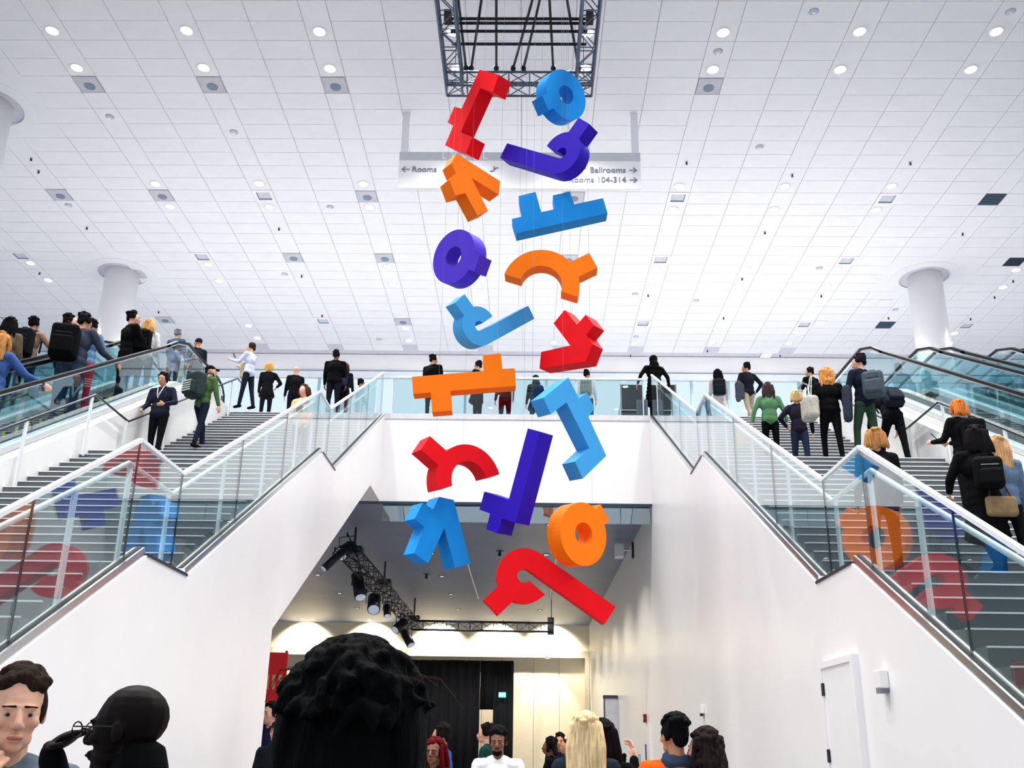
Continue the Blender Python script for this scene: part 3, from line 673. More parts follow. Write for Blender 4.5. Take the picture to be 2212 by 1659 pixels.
# warm wall washers and weak ceiling lamps of the lower room
for k, (u, z) in enumerate(((655, 7.18), (800, 7.18), (945, 7.18), (1075, 7.18), (1190, 7.18))):
    p = at(u, 1345, Y=44.3)
    q = empty('wall_washer', f'round ceiling lamp washing the far cream wall, {ORD[k]} from the left', 'ceiling light', (p.x, 43.9, 7.2), 'wall washers of the far room')
    MB().ring((0, 0, -.03), .09, .12, .04).build('ring', WALL, q); MB().disc((0, 0, -.01), .09, .02).build('lens', mat('warm_lens', (255, 226, 170), .4, emit=14), q)
    ld = bpy.data.lights.new('washer_lamp', 'SPOT'); ld.energy = 750; ld.spot_size = math.radians(115); ld.spot_blend = .6; ld.color = (1, .86, .64); ld.shadow_soft_size = .08
    l = link('lamp', ld, q, (0, .25, -.06)); l.rotation_euler = (math.radians(38), 0, 0)
q = empty('wall_washer', 'round lamp lighting the cream partition right of the curtain', 'ceiling light', (1.0, 44.0, 5.6))
MB().ring((0, 0, -.03), .09, .12, .04).build('ring', WALL, q)
MB().tube([(0, 0, 0), (0, .6, .12)], .02, 6).build('arm', DARK, q); MB().disc((0, 0, -.01), .09, .02).build('lens', MATS['warm_lens'], q)
ld = bpy.data.lights.new('washer_lamp', 'SPOT'); ld.energy = 230; ld.spot_size = math.radians(75); ld.spot_blend = .4; ld.color = (1, .86, .62); ld.shadow_soft_size = .06
l = link('lamp', ld, q, (0, 0, -.06)); l.rotation_euler = (math.radians(28), 0, 0)
k = 0
for y in (24, 28, 32, 36, 40):
    for x in (-11, -7.2, -2.9, .6):
        q = empty('downlight', f'small dim downlight in the grey lower ceiling, number {ORD[k]} counted from the front left', 'ceiling light', (x, y, 7.22), 'downlights in the lower ceiling'); k += 1
        MB().ring((0, 0, -.02), .08, .11, .03, 18).build('ring', mat('dark_ring', (60, 62, 74), .5), q); MB().disc((0, 0, -.006), .08, .01, 18).build('lens', mat('dim_lens', (255, 236, 205), .4, emit=3), q)
        ld = bpy.data.lights.new('downlight_lamp', 'SPOT'); ld.energy = 420; ld.spot_size = math.radians(120); ld.spot_blend = .6; ld.color = (1, .92, .8); ld.shadow_soft_size = .08
        link('lamp', ld, q, (0, 0, -.05))
for k, (x, y) in enumerate(((-3.2, 26), (-2.2, 29.5), (-3.4, 31.6), (-.8, 27.5), (-.6, 30.5), (-.5, 34), (1.6, 25.6), (1.4, 33), (-5.4, 30), (-6.0, 35))):
    q = empty('lower_sprinkler', f'little dark sprinkler on the grey lower ceiling, {ORD[k]} listed from the front', 'sprinkler', (x, y, 7.22), 'sprinklers of the lower ceiling')
    MB().disc((0, 0, -.012), .12, .012, 14).build('plate', mat('dark_plate', (40, 42, 52), .5), q); MB().disc((0, 0, -.16), .05, .15, 10, r2=.03).build('head', DARK, q)
# ---------------------------------------------------------------- fittings on the right wall
d = tag(MB().box(2.955, 2.995, 8.74, 9.6, .01, 2.44).build('door_1', mat('door_white', (238, 238, 240), .35, var=.01)), kind='structure')
fr = MB(); fr.box(2.94, 3.0, 8.66, 8.74, 0, 2.5).box(2.94, 3.0, 9.6, 9.67, 0, 2.5).box(2.94, 3.0, 8.74, 9.6, 2.44, 2.5)
fr.build('frame', WALL, d)
for z in (.35, 1.62, 2.24): MB().box(2.935, 2.952, 9.575, 9.625, z-.06, z+.06).build('hinge', mat('hinge_dark', (40, 44, 66), .4, metal=.6), d)
q = empty('fire_strobe', 'small white fire strobe box on the right wall by the door', 'alarm', (2.95, 8.05, 2.22))
bevel(MB().box(-.03, .05, -.06, .06, -.06, .09).build('case', WALL, q), .01); MB().box(-.025, .04, -.05, .05, -.10, -.06).build('grille', mat('strobe_grey', (120, 124, 140), .4), q)
q = empty('fire_pull', 'dark red fire alarm pull station on the right wall', 'alarm', (2.97, 24.19, 2.39))
bevel(MB().box(-.04, .03, -.10, .10, -.10, .10).build('case', mat('alarm_red', (130, 14, 24), .4), q), .01); MB().box(-.05, -.04, -.02, .02, -.03, .04).build('lever', PALE, q)
q = empty('wall_dispenser', 'small white wall device with dark tip on the right wall', 'device', (2.96, 16.39, 2.29))
bevel(MB().box(-.02, .04, -.07, .07, -.05, .09).build('case', WALL, q), .01); MB().box(-.02, .02, -.05, .05, -.09, -.05).build('nozzle', DARK, q)
q = empty('wall_spotlight', 'white spotlight on a bracket high on the right wall', 'wall light', (2.97, 25.9, 6.95))
MB().box(-.02, .03, -.08, .08, -.22, .22).build('plate', DARK, q); MB().tube([(0, 0, 0), (-.25, 0, .02)], .03, 8).build('arm', STEEL, q); bevel(MB().box(-.5, -.25, -.16, .16, -.22, .16).build('lamp_head', PALE, q), .02)
d = tag(MB().box(2.55, 3.0, 31.2, 31.27, 0, 3.2).build('door_2', mat('door_grey', (214, 216, 226), .4)), kind='structure')
MB().box(2.52, 2.56, 31.18, 31.29, 0, 3.2).build('edge', mat('dark_blue_edge', (60, 70, 120), .4), d); MB().box(2.5, 2.98, 31.16, 31.3, 3.2, 3.3).build('closer', mat('closer_dark', (60, 62, 90), .4), d)
d = tag(MB().box(2.965, 2.998, 23.3, 25.9, 0, 2.2).build('door_3', WALL), kind='structure')
MB().box(2.90, 2.93, 23.74, 23.8, .9, 1.78).build('pull_bar', mat('bar_blue_grey', (70, 90, 120), .3, metal=.6), d)
for y in (25.4, 25.75): MB().box(2.955, 2.97, y-.03, y+.03, 1.3, 1.55).build('lock_plate', mat('lock_blue_grey', (80, 96, 125), .3), d)
# armchairs on the balcony
def chair(loc, label):
    q = empty('mesh_chair', label, 'chair', loc, 'black chairs on the balcony')
    bevel(MB().box(-.27, .27, -.25, .25, .38, .46).build('seat', BLACK, q), .02)
    bevel(MB().box(-.27, .27, -.30, -.25, .46, 1.15).build('backrest', mat('chair_mesh', (26, 30, 38), .8, var=.3, scale=60), q), .02)
    for x in (-.29, .29):
        MB().tube([(x, -.27, 0), (x, -.27, 1.17)], .015, 6).build('leg', STEEL, q); MB().tube([(x, .25, 0), (x, .25, .62)], .015, 6).build('leg', STEEL, q)
        MB().tube([(x, -.27, .62), (x, .25, .62)], .02, 6).build('armrest', STEEL, q)
p = at(1362, 838, Z=ZU+1.17); chair((p.x, p.y, ZU), 'black mesh back chair on the balcony left of the hooded person')
p = at(1432, 838, Z=ZU+1.17); chair((p.x, p.y, ZU), 'black mesh back chair on the balcony right of the hooded person')
# ================================================================ PEOPLE
def R3(axis, deg): return Matrix.Rotation(math.radians(deg), 3, axis)
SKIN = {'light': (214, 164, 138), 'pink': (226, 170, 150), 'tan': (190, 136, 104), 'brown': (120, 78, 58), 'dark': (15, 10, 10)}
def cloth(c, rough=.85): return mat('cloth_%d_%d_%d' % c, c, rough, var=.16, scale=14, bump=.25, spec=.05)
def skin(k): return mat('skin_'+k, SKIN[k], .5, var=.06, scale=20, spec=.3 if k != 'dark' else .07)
def hairm(c):
    nm_ = 'hair_%d_%d_%d' % c; new = nm_ not in MATS
    m = mat(nm_, c, .75, var=.38, scale=70, bump=.5, spec=.05)
    if new:                                   # stretch the noise into strands
        nt = m.node_tree; mp = nt.nodes.new('ShaderNodeMapping'); mp.inputs['Scale'].default_value = (1, 1, .10)
        nz = [n for n in nt.nodes if n.type == 'TEX_NOISE'][0]; tc = [n for n in nt.nodes if n.type == 'TEX_COORD'][0]
        nt.links.new(tc.outputs['Object'], mp.inputs['Vector']); nt.links.new(mp.outputs['Vector'], nz.inputs['Vector'])
    return m
def remesh(o, vox, it=2):
    r = o.modifiers.new('remesh', 'REMESH'); r.mode = 'VOXEL'; r.voxel_size = vox; r.use_smooth_shade = True
    if it:
        s_ = o.modifiers.new('smooth', 'SMOOTH'); s_.factor = .5; s_.iterations = it
    return o
def add_head(m, f, near=False):
    e = lambda c, r: m.ell(f(c), r, f.M, 14 if near else 10, 10 if near else 7)
    k = lambda a, b, ra, rb: m.cap(f(a), f(b), ra*f.s, rb*f.s)
    e((0, -.015, .035), tuple(q*f.s for q in (.077, .098, .087))); e((0, .03, 0), tuple(q*f.s for q in (.065, .066, .088)))
    e((0, .04, -.07), tuple(q*f.s for q in (.052, .050, .043))); e((0, .074, -.095), tuple(q*f.s for q in (.024, .018, .019)))
    for x in (-1, 1):
        e((.042*x, .062, -.022), tuple(q*f.s for q in (.022, .022, .02))); e((.077*x, -.012, -.006), tuple(q*f.s for q in (.010, .018, .028)))
        e((.011*x, .100, -.033), tuple(q*f.s for q in (.011, .011, .009)))
    e((0, .080, .022), tuple(q*f.s for q in (.05, .017, .012)))
    k((0, .092, .012), (0, .113, -.027), .009, .014)
    e((0, .093, -.060), tuple(q*f.s for q in (.024, .012, .007))); e((0, .091, -.072), tuple(q*f.s for q in (.02, .012, .008)))
class Frame:
    def __init__(s, o, M, sc): s.o, s.M, s.s = Vector(o), M, sc
    def __call__(s, p): return s.o+s.M@(Vector(p)*s.s)
def add_hand(m, w, d, n, s, curl=35, spread=1.0, R=.0095):
    d, n = d.normalized(), n.normalized(); sd = d.cross(n).normalized(); n = sd.cross(d)
    c = w+d*.045*s; M = Matrix((sd, d, n)).transposed()
    m.ell(c, (.040*s, .052*s, .018*s), M)
    for k, (off, ln) in enumerate(((-.028, .072), (-.009, .082), (.010, .078), (.028, .060))):
        b = w+d*.085*s+sd*off*s*spread; a = math.radians(curl)
        d1 = d*math.cos(a)+n*math.sin(a); d2 = d*math.cos(2*a)+n*math.sin(2*a)
        p1 = b+d1*ln*.5*s; p2 = p1+d2*ln*.5*s
        m.cap(b-d*.02*s, p1, R*s*1.05, R*s); m.cap(p1, p2, R*s, R*s*.82)
    b = w+d*.03*s-sd*.035*s; t1 = b+(d*.6-sd*.7+n*.3).normalized()*.04*s; m.cap(b, t1, R*s*1.25, R*s*1.1); m.cap(t1, t1+(d*.9-sd*.1+n*.3).normalized()*.032*s, R*s*1.1, R*s*.9)
def person(label, pos, face, H, top=(20, 20, 24), legs=(18, 20, 28), sk='light', hair=('short', (24, 18, 16)), lean=0, aL=(8, 8, 15, 0), aR=(8, 8, 15, 0),
           lL=(0, 0), lR=(0, 0), head=(0, 0), fat=1.0, coat=0, sleeve=1, shoe=(16, 16, 18), vox=.021, facial=False, near=False, collar=False, extra=None, hair_len=.25, curl=35, reach=None):
    s = H/1.755; root = empty('person', label, 'person', pos, None, math.radians(face))
    V = Vector; PIV = V((0, 0, .93))*s; RL = R3('X', -lean)
    T = lambda p: PIV+RL@(V(p)*s-PIV)
    hips = {-1: V((-.09, 0, .92))*s, 1: V((.09, 0, .92))*s}
    L = {}
    for sd, (hf, kf) in ((-1, lL), (1, lR)):
        a = math.radians(hf); b = math.radians(hf-kf)
        kn = hips[sd]+V((.012*sd, math.sin(a)*.43, -math.cos(a)*.43))*s
        an = kn+V((0, math.sin(b)*.42, -math.cos(b)*.42))*s; L[sd] = (hips[sd], kn, an)
    zmin = min(l[2].z for l in L.values())-.075*s
    SH = V((0, 0, -zmin))
    A = {}; HD = {}
    for sd, (fl, ab, el, inw) in ((-1, aL), (1, aR)):
        S = T((.175*sd*min(fat, 1.15), 0, 1.415)); f = math.radians(fl+lean*.0); a = math.radians(ab)
        u = V((math.sin(a)*sd, math.sin(f)*math.cos(a), -math.cos(f)*math.cos(a)))
        E = S+u*.29*s; g = math.radians(fl+el); i = math.radians(inw)
        fo = V((math.sin(a)*.5*sd*math.cos(i)-math.sin(i)*sd, math.sin(g)*math.cos(i), -math.cos(g)*math.cos(i))).normalized()
        W = E+fo*.25*s
        hd, hn = fo, None
        if reach and sd in reach:
            tgt, pole, hdv, hnv = reach[sd]; W = T(tgt); q = W-S; L1, L2 = .29*s, .25*s; D = min(q.length, (L1+L2)*.985); dn = q.normalized(); W = S+dn*D
            x_ = (L1*L1-L2*L2+D*D)/(2*D); hh = math.sqrt(max(0, L1*L1-x_*x_)); pv = V(pole); pv = (pv-dn*pv.dot(dn)).normalized(); E = S+dn*x_+pv*hh
            fo = (W-E).normalized(); hd, hn = RL@V(hdv), RL@V(hnv)
        A[sd] = (S, E, W, fo); HD[sd] = (hd, hn)
    hc = T((0, .005, 1.52)); HM = R3('X', -lean*.5)@R3('Z', head[0])@R3('X', -head[1])
    hf_ = Frame(hc+HM@V((0, .018, .108))*s+SH, HM, s*1.03)
    fz = lambda p: p+SH
    sc = lambda r: tuple(q*s*(fat if i < 2 else 1) for i, q in enumerate(r))
    # body: one continuous surface
    m = MB(); add_head(m, hf_, near)
    m.cap(fz(T((0, -.01, 1.40))), fz(hc+HM@V((0, -.01, .05))*s), .058*s, .052*s)
    m.ell(fz(T((0, 0, 1.26))), sc((.145, .095, .19)), RL); m.ell(fz(T((0, 0, 1.02))), sc((.13, .09, .16)), RL)
    m.cap(fz(T((-.15, 0, 1.41))), fz(T((.15, 0, 1.41))), .055*s, .055*s)
    for sd in (-1, 1):
        S, E, W, fo = A[sd]; m.cap(fz(S), fz(E), .045*s, .036*s); m.cap(fz(E), fz(W), .036*s, .025*s)
        n = (-V((sd, 0, 0)) if abs(fo.x) < .8 else V((0, 0, -1)))
        add_hand(m, fz(W), HD[sd][0], HD[sd][1] or n, s*(1.06 if near else 1), curl, 1.3 if near else 1, .0115 if not near else .0088)
        h, k, a = L[sd]; m.cap(fz(h), fz(k), .07*s, .048*s); m.cap(fz(k), fz(a), .045*s, .032*s); m.cap(fz(a), fz(a+V((0, .10, -.035))*s), .03*s, .025*s)
    remesh(m.build('body', skin(sk), root, True), vox if not near else .0058, 2 if not near else 1)
    # top
    m = MB()
    m.ell(fz(T((0, -.005, 1.27))), sc((.178, .125, .19)), RL); m.ell(fz(T((0, 0, 1.06))), sc((.158, .122, .17)), RL); m.ell(fz(T((0, 0, .95))), sc((.172, .128, .12)), RL)
    m.cap(fz(T((-.155, 0, 1.41))), fz(T((.155, 0, 1.41))), .072*s, .072*s); m.cap(fz(T((-.06, -.01, 1.45))), fz(T((.06, -.01, 1.45))), .06*s, .06*s)
    if collar: m.cap(fz(T((0, -.02, 1.44))), fz(T((0, -.03, 1.535))), .085*s, .080*s)
    for sd in (-1, 1):
        S, E, W, fo = A[sd]; m.cap(fz(S), fz(E), .066*s, .053*s)
        if sleeve == 1: m.cap(fz(E), fz(W-fo*.02*s), .053*s, .038*s)
    if coat:
        for z in range(6):
            q = .95-coat*z/5; m.ell(fz(V((0, .01*z, q))*s), sc((.172+.01*z, .135+.01*z, .09)))
    remesh(m.build('jacket' if sleeve == 1 else 'shirt', cloth(top), root, True), vox if not near else .011)
    # trousers
    m = MB(); m.ell(fz(V((0, 0, .95))*s), sc((.160, .118, .10)))
    for sd in (-1, 1):
        h, k, a = L[sd]; m.cap(fz(h+V((0, 0, -.03))*s), fz(k), .088*s*fat**.5, .062*s); m.cap(fz(k), fz(a+V((0, 0, .02))*s), .060*s, .048*s)
    remesh(m.build('trousers', cloth(legs), root, True), vox*1.1 if not near else .016)
    for sd in (-1, 1):
        h, k, a = L[sd]; m = MB(); m.cap(fz(a+V((0, -.03, -.035))*s), fz(a+V((0, .13, -.045))*s), .042*s, .034*s); m.cap(fz(a), fz(a+V((0, 0, -.02))*s), .045*s, .045*s)
        m.build('shoe', cloth(shoe), root, True)
    # hair or headwear
    st, hcol = hair; m = MB(); rnd = random.Random(hash(label) & 0xffff if False else sum(map(ord, label)))
    hv = .0115 if not near else .006
    he = lambda c, r: m.ell(hf_(c), tuple(q*s for q in r), HM)
    nm = 'hair'
    if st == 'bald': m = None
    else:
        if st in ('short', 'long', 'bob', 'curly', 'afro', 'ponytail'):
            he((0, -.027, .048), (.085, .101, .085)); he((0, -.085, -.01), (.062, .034, .062))
            for x in (-1, 1): he((.066*x, -.02, .02), (.021, .06, .055))
            for _ in range(26 if not near else 90):
                th, ph = rnd.uniform(0, 2*math.pi), rnd.uniform(.05, 1.25)
                p = (.08*math.sin(ph)*math.cos(th), -.03+.095*math.sin(ph)*math.sin(th), .055+.082*math.cos(ph))
                if p[1] < .055: he(p, (rnd.uniform(.016, .03),)*2+(rnd.uniform(.014, .026),))
        if st == 'afro': he((0, -.02, .075), (.092, .095, .075))
        if st in ('long', 'bob', 'curly'):
            ln = hair_len
            for x in range(-4, 5):
                q = x*.021; jx = rnd.uniform(-.008, .008)
                a_, b_, c_ = hf_((q, -.07-.02*(1-abs(x)/4), .06)), hf_((q*1.35+jx, -.095, -.08)), hf_((q*1.5+jx*3, -.10, -.05-ln+rnd.uniform(-.03, .03)))
                m.cap(a_, b_, .03*s, .027*s); m.cap(b_, c_, .027*s, .018*s)
            for x in (-1, 1):
                m.cap(hf_((.078*x, .0, .05)), hf_((.092*x, .01, -.06)), .026*s, .026*s); m.cap(hf_((.092*x, .01, -.06)), hf_((.098*x, -.01, -.03-ln*.85)), .026*s, .017*s)
            if st == 'curly':
                for _ in range(90):
                    th = rnd.uniform(math.pi, 2*math.pi); z = rnd.uniform(-ln, .08)
                    he((.11*math.cos(th), -.02+.10*math.sin(th), z), (rnd.uniform(.018, .032),)*3)
        if st == 'ponytail': m.cap(hf_((0, -.11, .04)), hf_((0, -.14, -.05)), .03*s, .032*s); m.cap(hf_((0, -.14, -.05)), hf_((0, -.125, -.05-hair_len)), .032*s, .012*s)
        if st == 'bun': he((0, -.027, .048), (.085, .101, .085)); he((0, -.085, -.01), (.062, .034, .062)); he((.03, -.09, .11), (.045, .045, .045))
        if st == 'hood': nm = 'hood'; he((0, -.03, .035), (.108, .122, .115)); m.cap(hf_((0, -.05, -.05)), hf_((0, -.07, -.15)), .105*s, .13*s); m.ell(fz(T((0, -.01, 1.38))), sc((.2, .14, .10)), RL)
        if st == 'beanie': nm = 'beanie'; he((0, -.02, .055), (.088, .104, .085)); he((0, -.02, .02), (.087, .103, .03))
        if st == 'cap': nm = 'cap'; he((0, -.022, .05), (.086, .103, .08)); he((0, .10, .05), (.062, .065, .010)); he((0, -.08, -.01), (.06, .03, .05))
        remesh(m.build(nm, hairm(hcol) if nm == 'hair' else cloth(hcol), root, True), hv, 1)
    if facial or near:
        m = MB(); E_ = mat('eye_white', (150, 140, 134), .2)
        for x in (-1, 1): m.ell(hf_((.031*x, .0775, .002)), tuple(q*s for q in (.0115, .0120, .0065)), HM)
        m.build('eyes', E_, root, True)
        m = MB()
        for x in (-1, 1): m.ell(hf_((.031*x, .0895, .001)), tuple(q*s for q in (.0062, .003, .0062)), HM)
        m.build('irises', mat('iris_dark', (30, 20, 16), .2), root, True)
        m = MB()
        for x in (-1, 1): m.cap(hf_((.014*x, .096, .0255)), hf_((.048*x, .083, .0235)), .0038*s, .0026*s)
        m.build('eyebrows', hairm(hcol if st not in ('hood', 'cap', 'beanie', 'bald') else (24, 18, 16)), root, True)
        m = MB(); m.ell(hf_((0, .098, -.066)), tuple(q*s for q in (.025, .009, .007)), HM); m.build('lips', mat('lips_'+sk, tuple(int(c*f) for c, f in zip(SKIN[sk], (.82, .6, .6))), .45), root, True)
    if extra: extra(root, hf_, lambda p: fz(T(p)), A, SH, s, HM)
    return root, (lambda p: Matrix.Rotation(math.radians(face), 3, 'Z')@fz(T(p))+Vector(pos)), s
# where a head seen at a pixel stands
def on_upper(u, v, h):
    p = at(u, v, Z=ZU+h); return (p.x, p.y, ZU), h
def on_incline(u, v, h, y0, z0, a):
    d = ray(u, v); t = (z0+h-y0*a-ZC)/(d.z-a*d.y); return EYE+d*t
def on_stair(u, v, h, fl):
    f0 = (F1, F2, F3)[fl]; p = on_incline(u, v, h, f0, 20*fl*RIS+RIS, RIS/TRD)
    j = max(0, min(19, int((p.y-f0)//TRD))); z = (20*fl+j+1)*RIS
    y = f0+(j+.5)*TRD; q = at(u, v, Y=y); return (q.x, y, z), q.z-z
def on_esc(u, v, h, X):
    p = at(u, v, X=X); z = min(ZU, ZU-.06+(p.y-20.2)*.577)
    k = math.ceil((20.2-p.y)/.36) if p.y < 20.2 else 0; z = min(ZU-.02, ZU+.12-.208*k) if p.y < 20.2 else ZU
    return (p.x, p.y, z), p.z-z
def on_at(u, v, Y, z):
    p = at(u, v, Y=Y); return (p.x, p.y, z), p.z-z
def tread_z(y):
    for fl, f0 in ((2, F3), (1, F2), (0, F1)):
        if y >= f0: return (20*fl+min(20, int((y-f0)//TRD)+1))*RIS
    return 0
def on_ground(u, v, Y):
    p = at(u, v, Y=Y); return (p.x, p.y, 0), p.z
BAGS = []
def backpack(fn, s, face, c, label, w=.30, h=.44, d=.17, z=1.17, lean=0, trim=(60, 62, 70)):
    p = fn((0, -.13-d/2, z)); t = empty('backpack', label, 'backpack', p, None, math.radians(face)); t.rotation_euler.x = math.radians(-lean)
    m = cloth(c, .7)
    bevel(MB().box(-w/2*s, w/2*s, -d/2*s, d/2*s, -h/2*s, h/2*s).build('main_pocket', m, t), .06*s, 4)
    bevel(MB().box(-w*.40*s, w*.40*s, -d*.85*s, -d*.4*s, -h*.42*s, h*.08*s).build('front_pocket', m, t), .035*s, 3)
    MB().tube([(-.05*s, .02*s, h/2*s-.01), (-.04*s, 0, h/2*s+.035*s), (.04*s, 0, h/2*s+.035*s), (.05*s, .02*s, h/2*s-.01)], .009*s, 6).build('handle', m, t)
    MB().box(-w*.3*s, w*.3*s, -d*.52*s, -d*.49*s, h*.2*s, h*.215*s).build('zip', cloth(trim), t)
    for x in (-.10, .10): MB().tube([(x*s, d/2*s, h*.36*s), (x*s, d/2*s+.05*s, h*.58*s), (x*1.15*s, d/2*s+.16*s, h*.62*s), (x*1.25*s, d/2*s+.27*s, h*.35*s), (x*1.35*s, d/2*s+.24*s, -h*.1*s)], .016*s, 6).build('strap', m, t)
    return t
BK, NV, GR = (9, 10, 12), (24, 28, 44), (70, 74, 80)
WALKA = dict(lL=(24, 10), lR=(-14, 14)); WALKB = dict(lL=(-14, 16), lR=(24, 12)); CLIMB = dict(lL=(38, 44), lR=(-4, 4))
# ---- left escalators
pos, h = on_esc(288, 674, 1.75, -8.6); person('person in a long black coat riding the left escalator beside a blonde person', pos, -35, h, BK, (26, 28, 34), 'light', ('short', (18, 14, 14)), head=(-35, 0), aR=(25, 10, 45, 10), coat=.28, facial=True)
pos, h = on_esc(325, 692, 1.65, -8.35); r, fn, s = person('blonde person in a white top with a black backpack on the left escalator', pos, 0, h, (226, 226, 230), (44, 48, 58), 'light', ('long', (208, 160, 104)), hair_len=.12)
backpack(fn, s, 0, BK, 'black backpack worn by the blonde person on the left escalator', .34, .50, .2)
pos, h = on_esc(385, 712, 1.75, -8.5); person('grey haired person in a blue grey jacket near the top of the left escalator', pos, -10, h, (62, 84, 104), (60, 58, 56), 'light', ('short', (120, 122, 132)), aL=(20, 14, 30, 0), fat=1.1)
pos, h = on_upper(430, 732, 1.72); person('person in a dark beanie stepping off the left escalator', pos, 25, h, (24, 30, 42), (24, 26, 34), 'tan', ('beanie', (26, 26, 36)), head=(35, 0), facial=True)
pos, h = on_esc(178, 674, 1.8, -8.55); r, fn, s = person('person in a dark grey jacket leaning on the left escalator handrail', pos, -15, h, (52, 58, 74), (40, 58, 78), 'tan', ('short', (14, 13, 16)), aR=(30, 18, 40, -5), lean=6, fat=1.15)
backpack(fn, s, 15, BK, 'large black backpack on the person leaning on the left handrail', .36, .52, .24, 1.15)
pos, h = on_esc(153, 681, 1.78, -9.0); person('dark haired person half hidden behind the large black backpack', pos, -60, h, NV, (30, 40, 56), 'light', ('short', (16, 14, 14)), head=(-20, 0), facial=True)
pos, h = on_esc(201, 692, 1.68, -8.9); person('person in a denim jacket and red trousers on the left escalator', pos, -10, h, (96, 132, 168), (190, 34, 62), 'light', ('short', (16, 14, 18)), aR=(30, 10, 60, 15))
pos, h = on_esc(9, 722, 1.68, -8.5); person('person with long fair hair and a blue jacket at the left edge', pos, -20, h, (58, 84, 140), (26, 30, 44), 'light', ('long', (168, 118, 66)), hair_len=.2, aR=(45, 20, 35, -5))
pos, h = on_esc(26, 689, 1.7, -10.2); person('person with long black hair and an olive brown jacket, far left escalator', pos, 5, h, (98, 84, 68), (30, 30, 36), 'light', ('long', (14, 13, 14)), hair_len=.18, facial=True)
pos, h = on_esc(75, 687, 1.75, -10.3); r, fn, s = person('person with light brown sleeves resting an elbow, far left escalator', pos, 0, h, (140, 112, 96), (20, 22, 30), 'tan', ('short', (12, 12, 16)), aR=(15, 40, 20, 0))
backpack(fn, s, 0, (14, 18, 26), 'black backpack with grey mark on the far left escalator', .36, .52, .2)
# ---- left stair
pos, h = on_stair(357, 808, 1.74, 2); person('stocky person in a navy jacket with lanyard walking down the left stair', pos, 172, h, (30, 32, 48), (14, 15, 20), 'tan', ('short', (20, 16, 16)), aL=(10, 22, 55, 30), aR=(10, 8, 40, 10), fat=1.14, lL=(6, 0), lR=(0, 6), facial=True, head=(0, 16),
       extra=lambda root, hf, T, A, SH, s, HM: MB().tube([T((-.06, .075, 1.47)), T((-.02, .135, 1.3)), T((0, .14, 1.22)), T((.02, .135, 1.3)), T((.06, .075, 1.47))], .009, 6).build('lanyard', PALE, root))
pos, h = on_stair(448, 784, 1.82, 2); r, fn, s = person('person in a green sweater and dark cap climbing the left stair', pos, -28, h, (70, 98, 58), (26, 32, 48), 'light', ('cap', (20, 18, 22)), aR=(4, 14, 12, 0), head=(-45, 0), lean=8, lL=(22, 14), lR=(-8, 6), facial=True)
bp = backpack(fn, s, -28, (44, 56, 58), 'striped green and white backpack on the person in green', .36, .5, .24, 1.2)
for k in range(5): MB().box(-.15, .10, -.225, -.205, .02-.05*k, .042-.05*k).build('stripe', cloth((206, 214, 208)), bp)
# ---- upper floor, left
pos, h = on_upper(545, 742, 1.74); r, fn, s = person('person in a light blue shirt looking at a raised phone, left stair top', pos, 70, h, (196, 204, 232), (26, 30, 42), 'light', ('short', (48, 32, 26)), aL=(35, 10, 75, 0), aR=(20, 10, 80, 35), head=(20, 0), lL=(8, 0), lR=(-8, 4), facial=True)
t = MB().ell(fn((.02, .16, 1.18)), (.13, .12, .16)).cap(fn((.0, .17, 1.12)), fn((.03, .14, .86)), .10, .12).build('folded_jacket', cloth((206, 186, 154))); remesh(t, .02); tag(t, 'beige jacket folded over the arm of the phone reader', 'jacket')
t = bevel(MB().box(-.035, .035, -.006, .006, -.075, .075).build('phone', BLACK), .004); t.location = fn((-.19, .36, 1.40)); t.rotation_euler = (-.5, 0, 1.2); tag(t, 'dark phone held up by the person in light blue', 'phone')
for u, v, h0, f, lab, kw in (
    (583, 785, 1.66, 10, 'blonde person in a long black coat at the left stair top', dict(hair=('bob', (206, 158, 90)), coat=.15, aR=(10, 35, 70, 40), hair_len=.05)),
    (641, 792, 1.72, 20, 'bald person in black standing at the left stair top', dict(hair=('bald', BK), sk='pink', aR=(25, 10, 95, 30), facial=True)),
    (727, 758, 1.84, 0, 'tall person in black beside one with a backpack, left', dict(top=BK, fat=1.2, sk='brown')),
    (780, 820, 1.64, -60, 'dark clothed person passing behind the left glass rail', dict(top=(24, 28, 40), sk='tan', facial=True)),
    (936, 768, 1.80, -20, 'broad person in black with back turned, above orange bar letter', dict(top=BK, fat=1.25, sk='tan', head=(-30, 0), coat=.25)),
    (1034, 781, 1.78, 60, 'person in a dark hooded coat half hidden by the orange letter', dict(top=(20, 24, 30), sk='light', coat=.3, hair=('short', (30, 24, 24)), facial=True)),
    (1157, 812, 1.64, 15, 'person in a black cape with pale hood lining on the balcony', dict(top=(20, 20, 24), hair=('hood', (40, 46, 52)), coat=.2, aR=(10, 18, 20, 0)))):
    pos, h = on_upper(u, v, h0); person(lab, pos, f, h, **kw)
pos, h = on_upper(747, 783, 1.64); r, fn, s = person('person with brown hair and small dark backpack, left of the balcony', pos, -5, h, (24, 26, 34), BK, 'light', ('long', (58, 44, 38)), hair_len=.1, **WALKA)
backpack(fn, s, -5, (40, 46, 66), 'small dark blue backpack with pale clasp, left of the balcony', .28, .34, .13, 1.2)
pos, h = on_stair(658, 833, 1.66, 2); person('brown haired person in a peach top behind the left glass balustrade', pos, 160, h, (250, 190, 150), (70, 66, 70), 'light', ('bob', (74, 48, 42)), hair_len=.02, fat=1.1)
pos, h = on_upper(1092, 800, 1.74); r, fn, s = person('dark clothed person mostly hidden behind the orange bar letter', pos, 15, h, (24, 30, 36), BK, 'tan', ('short', (20, 16, 16)))
backpack(fn, s, 15, (34, 44, 46), 'dark green backpack below the orange bar letter', .34, .5, .2)
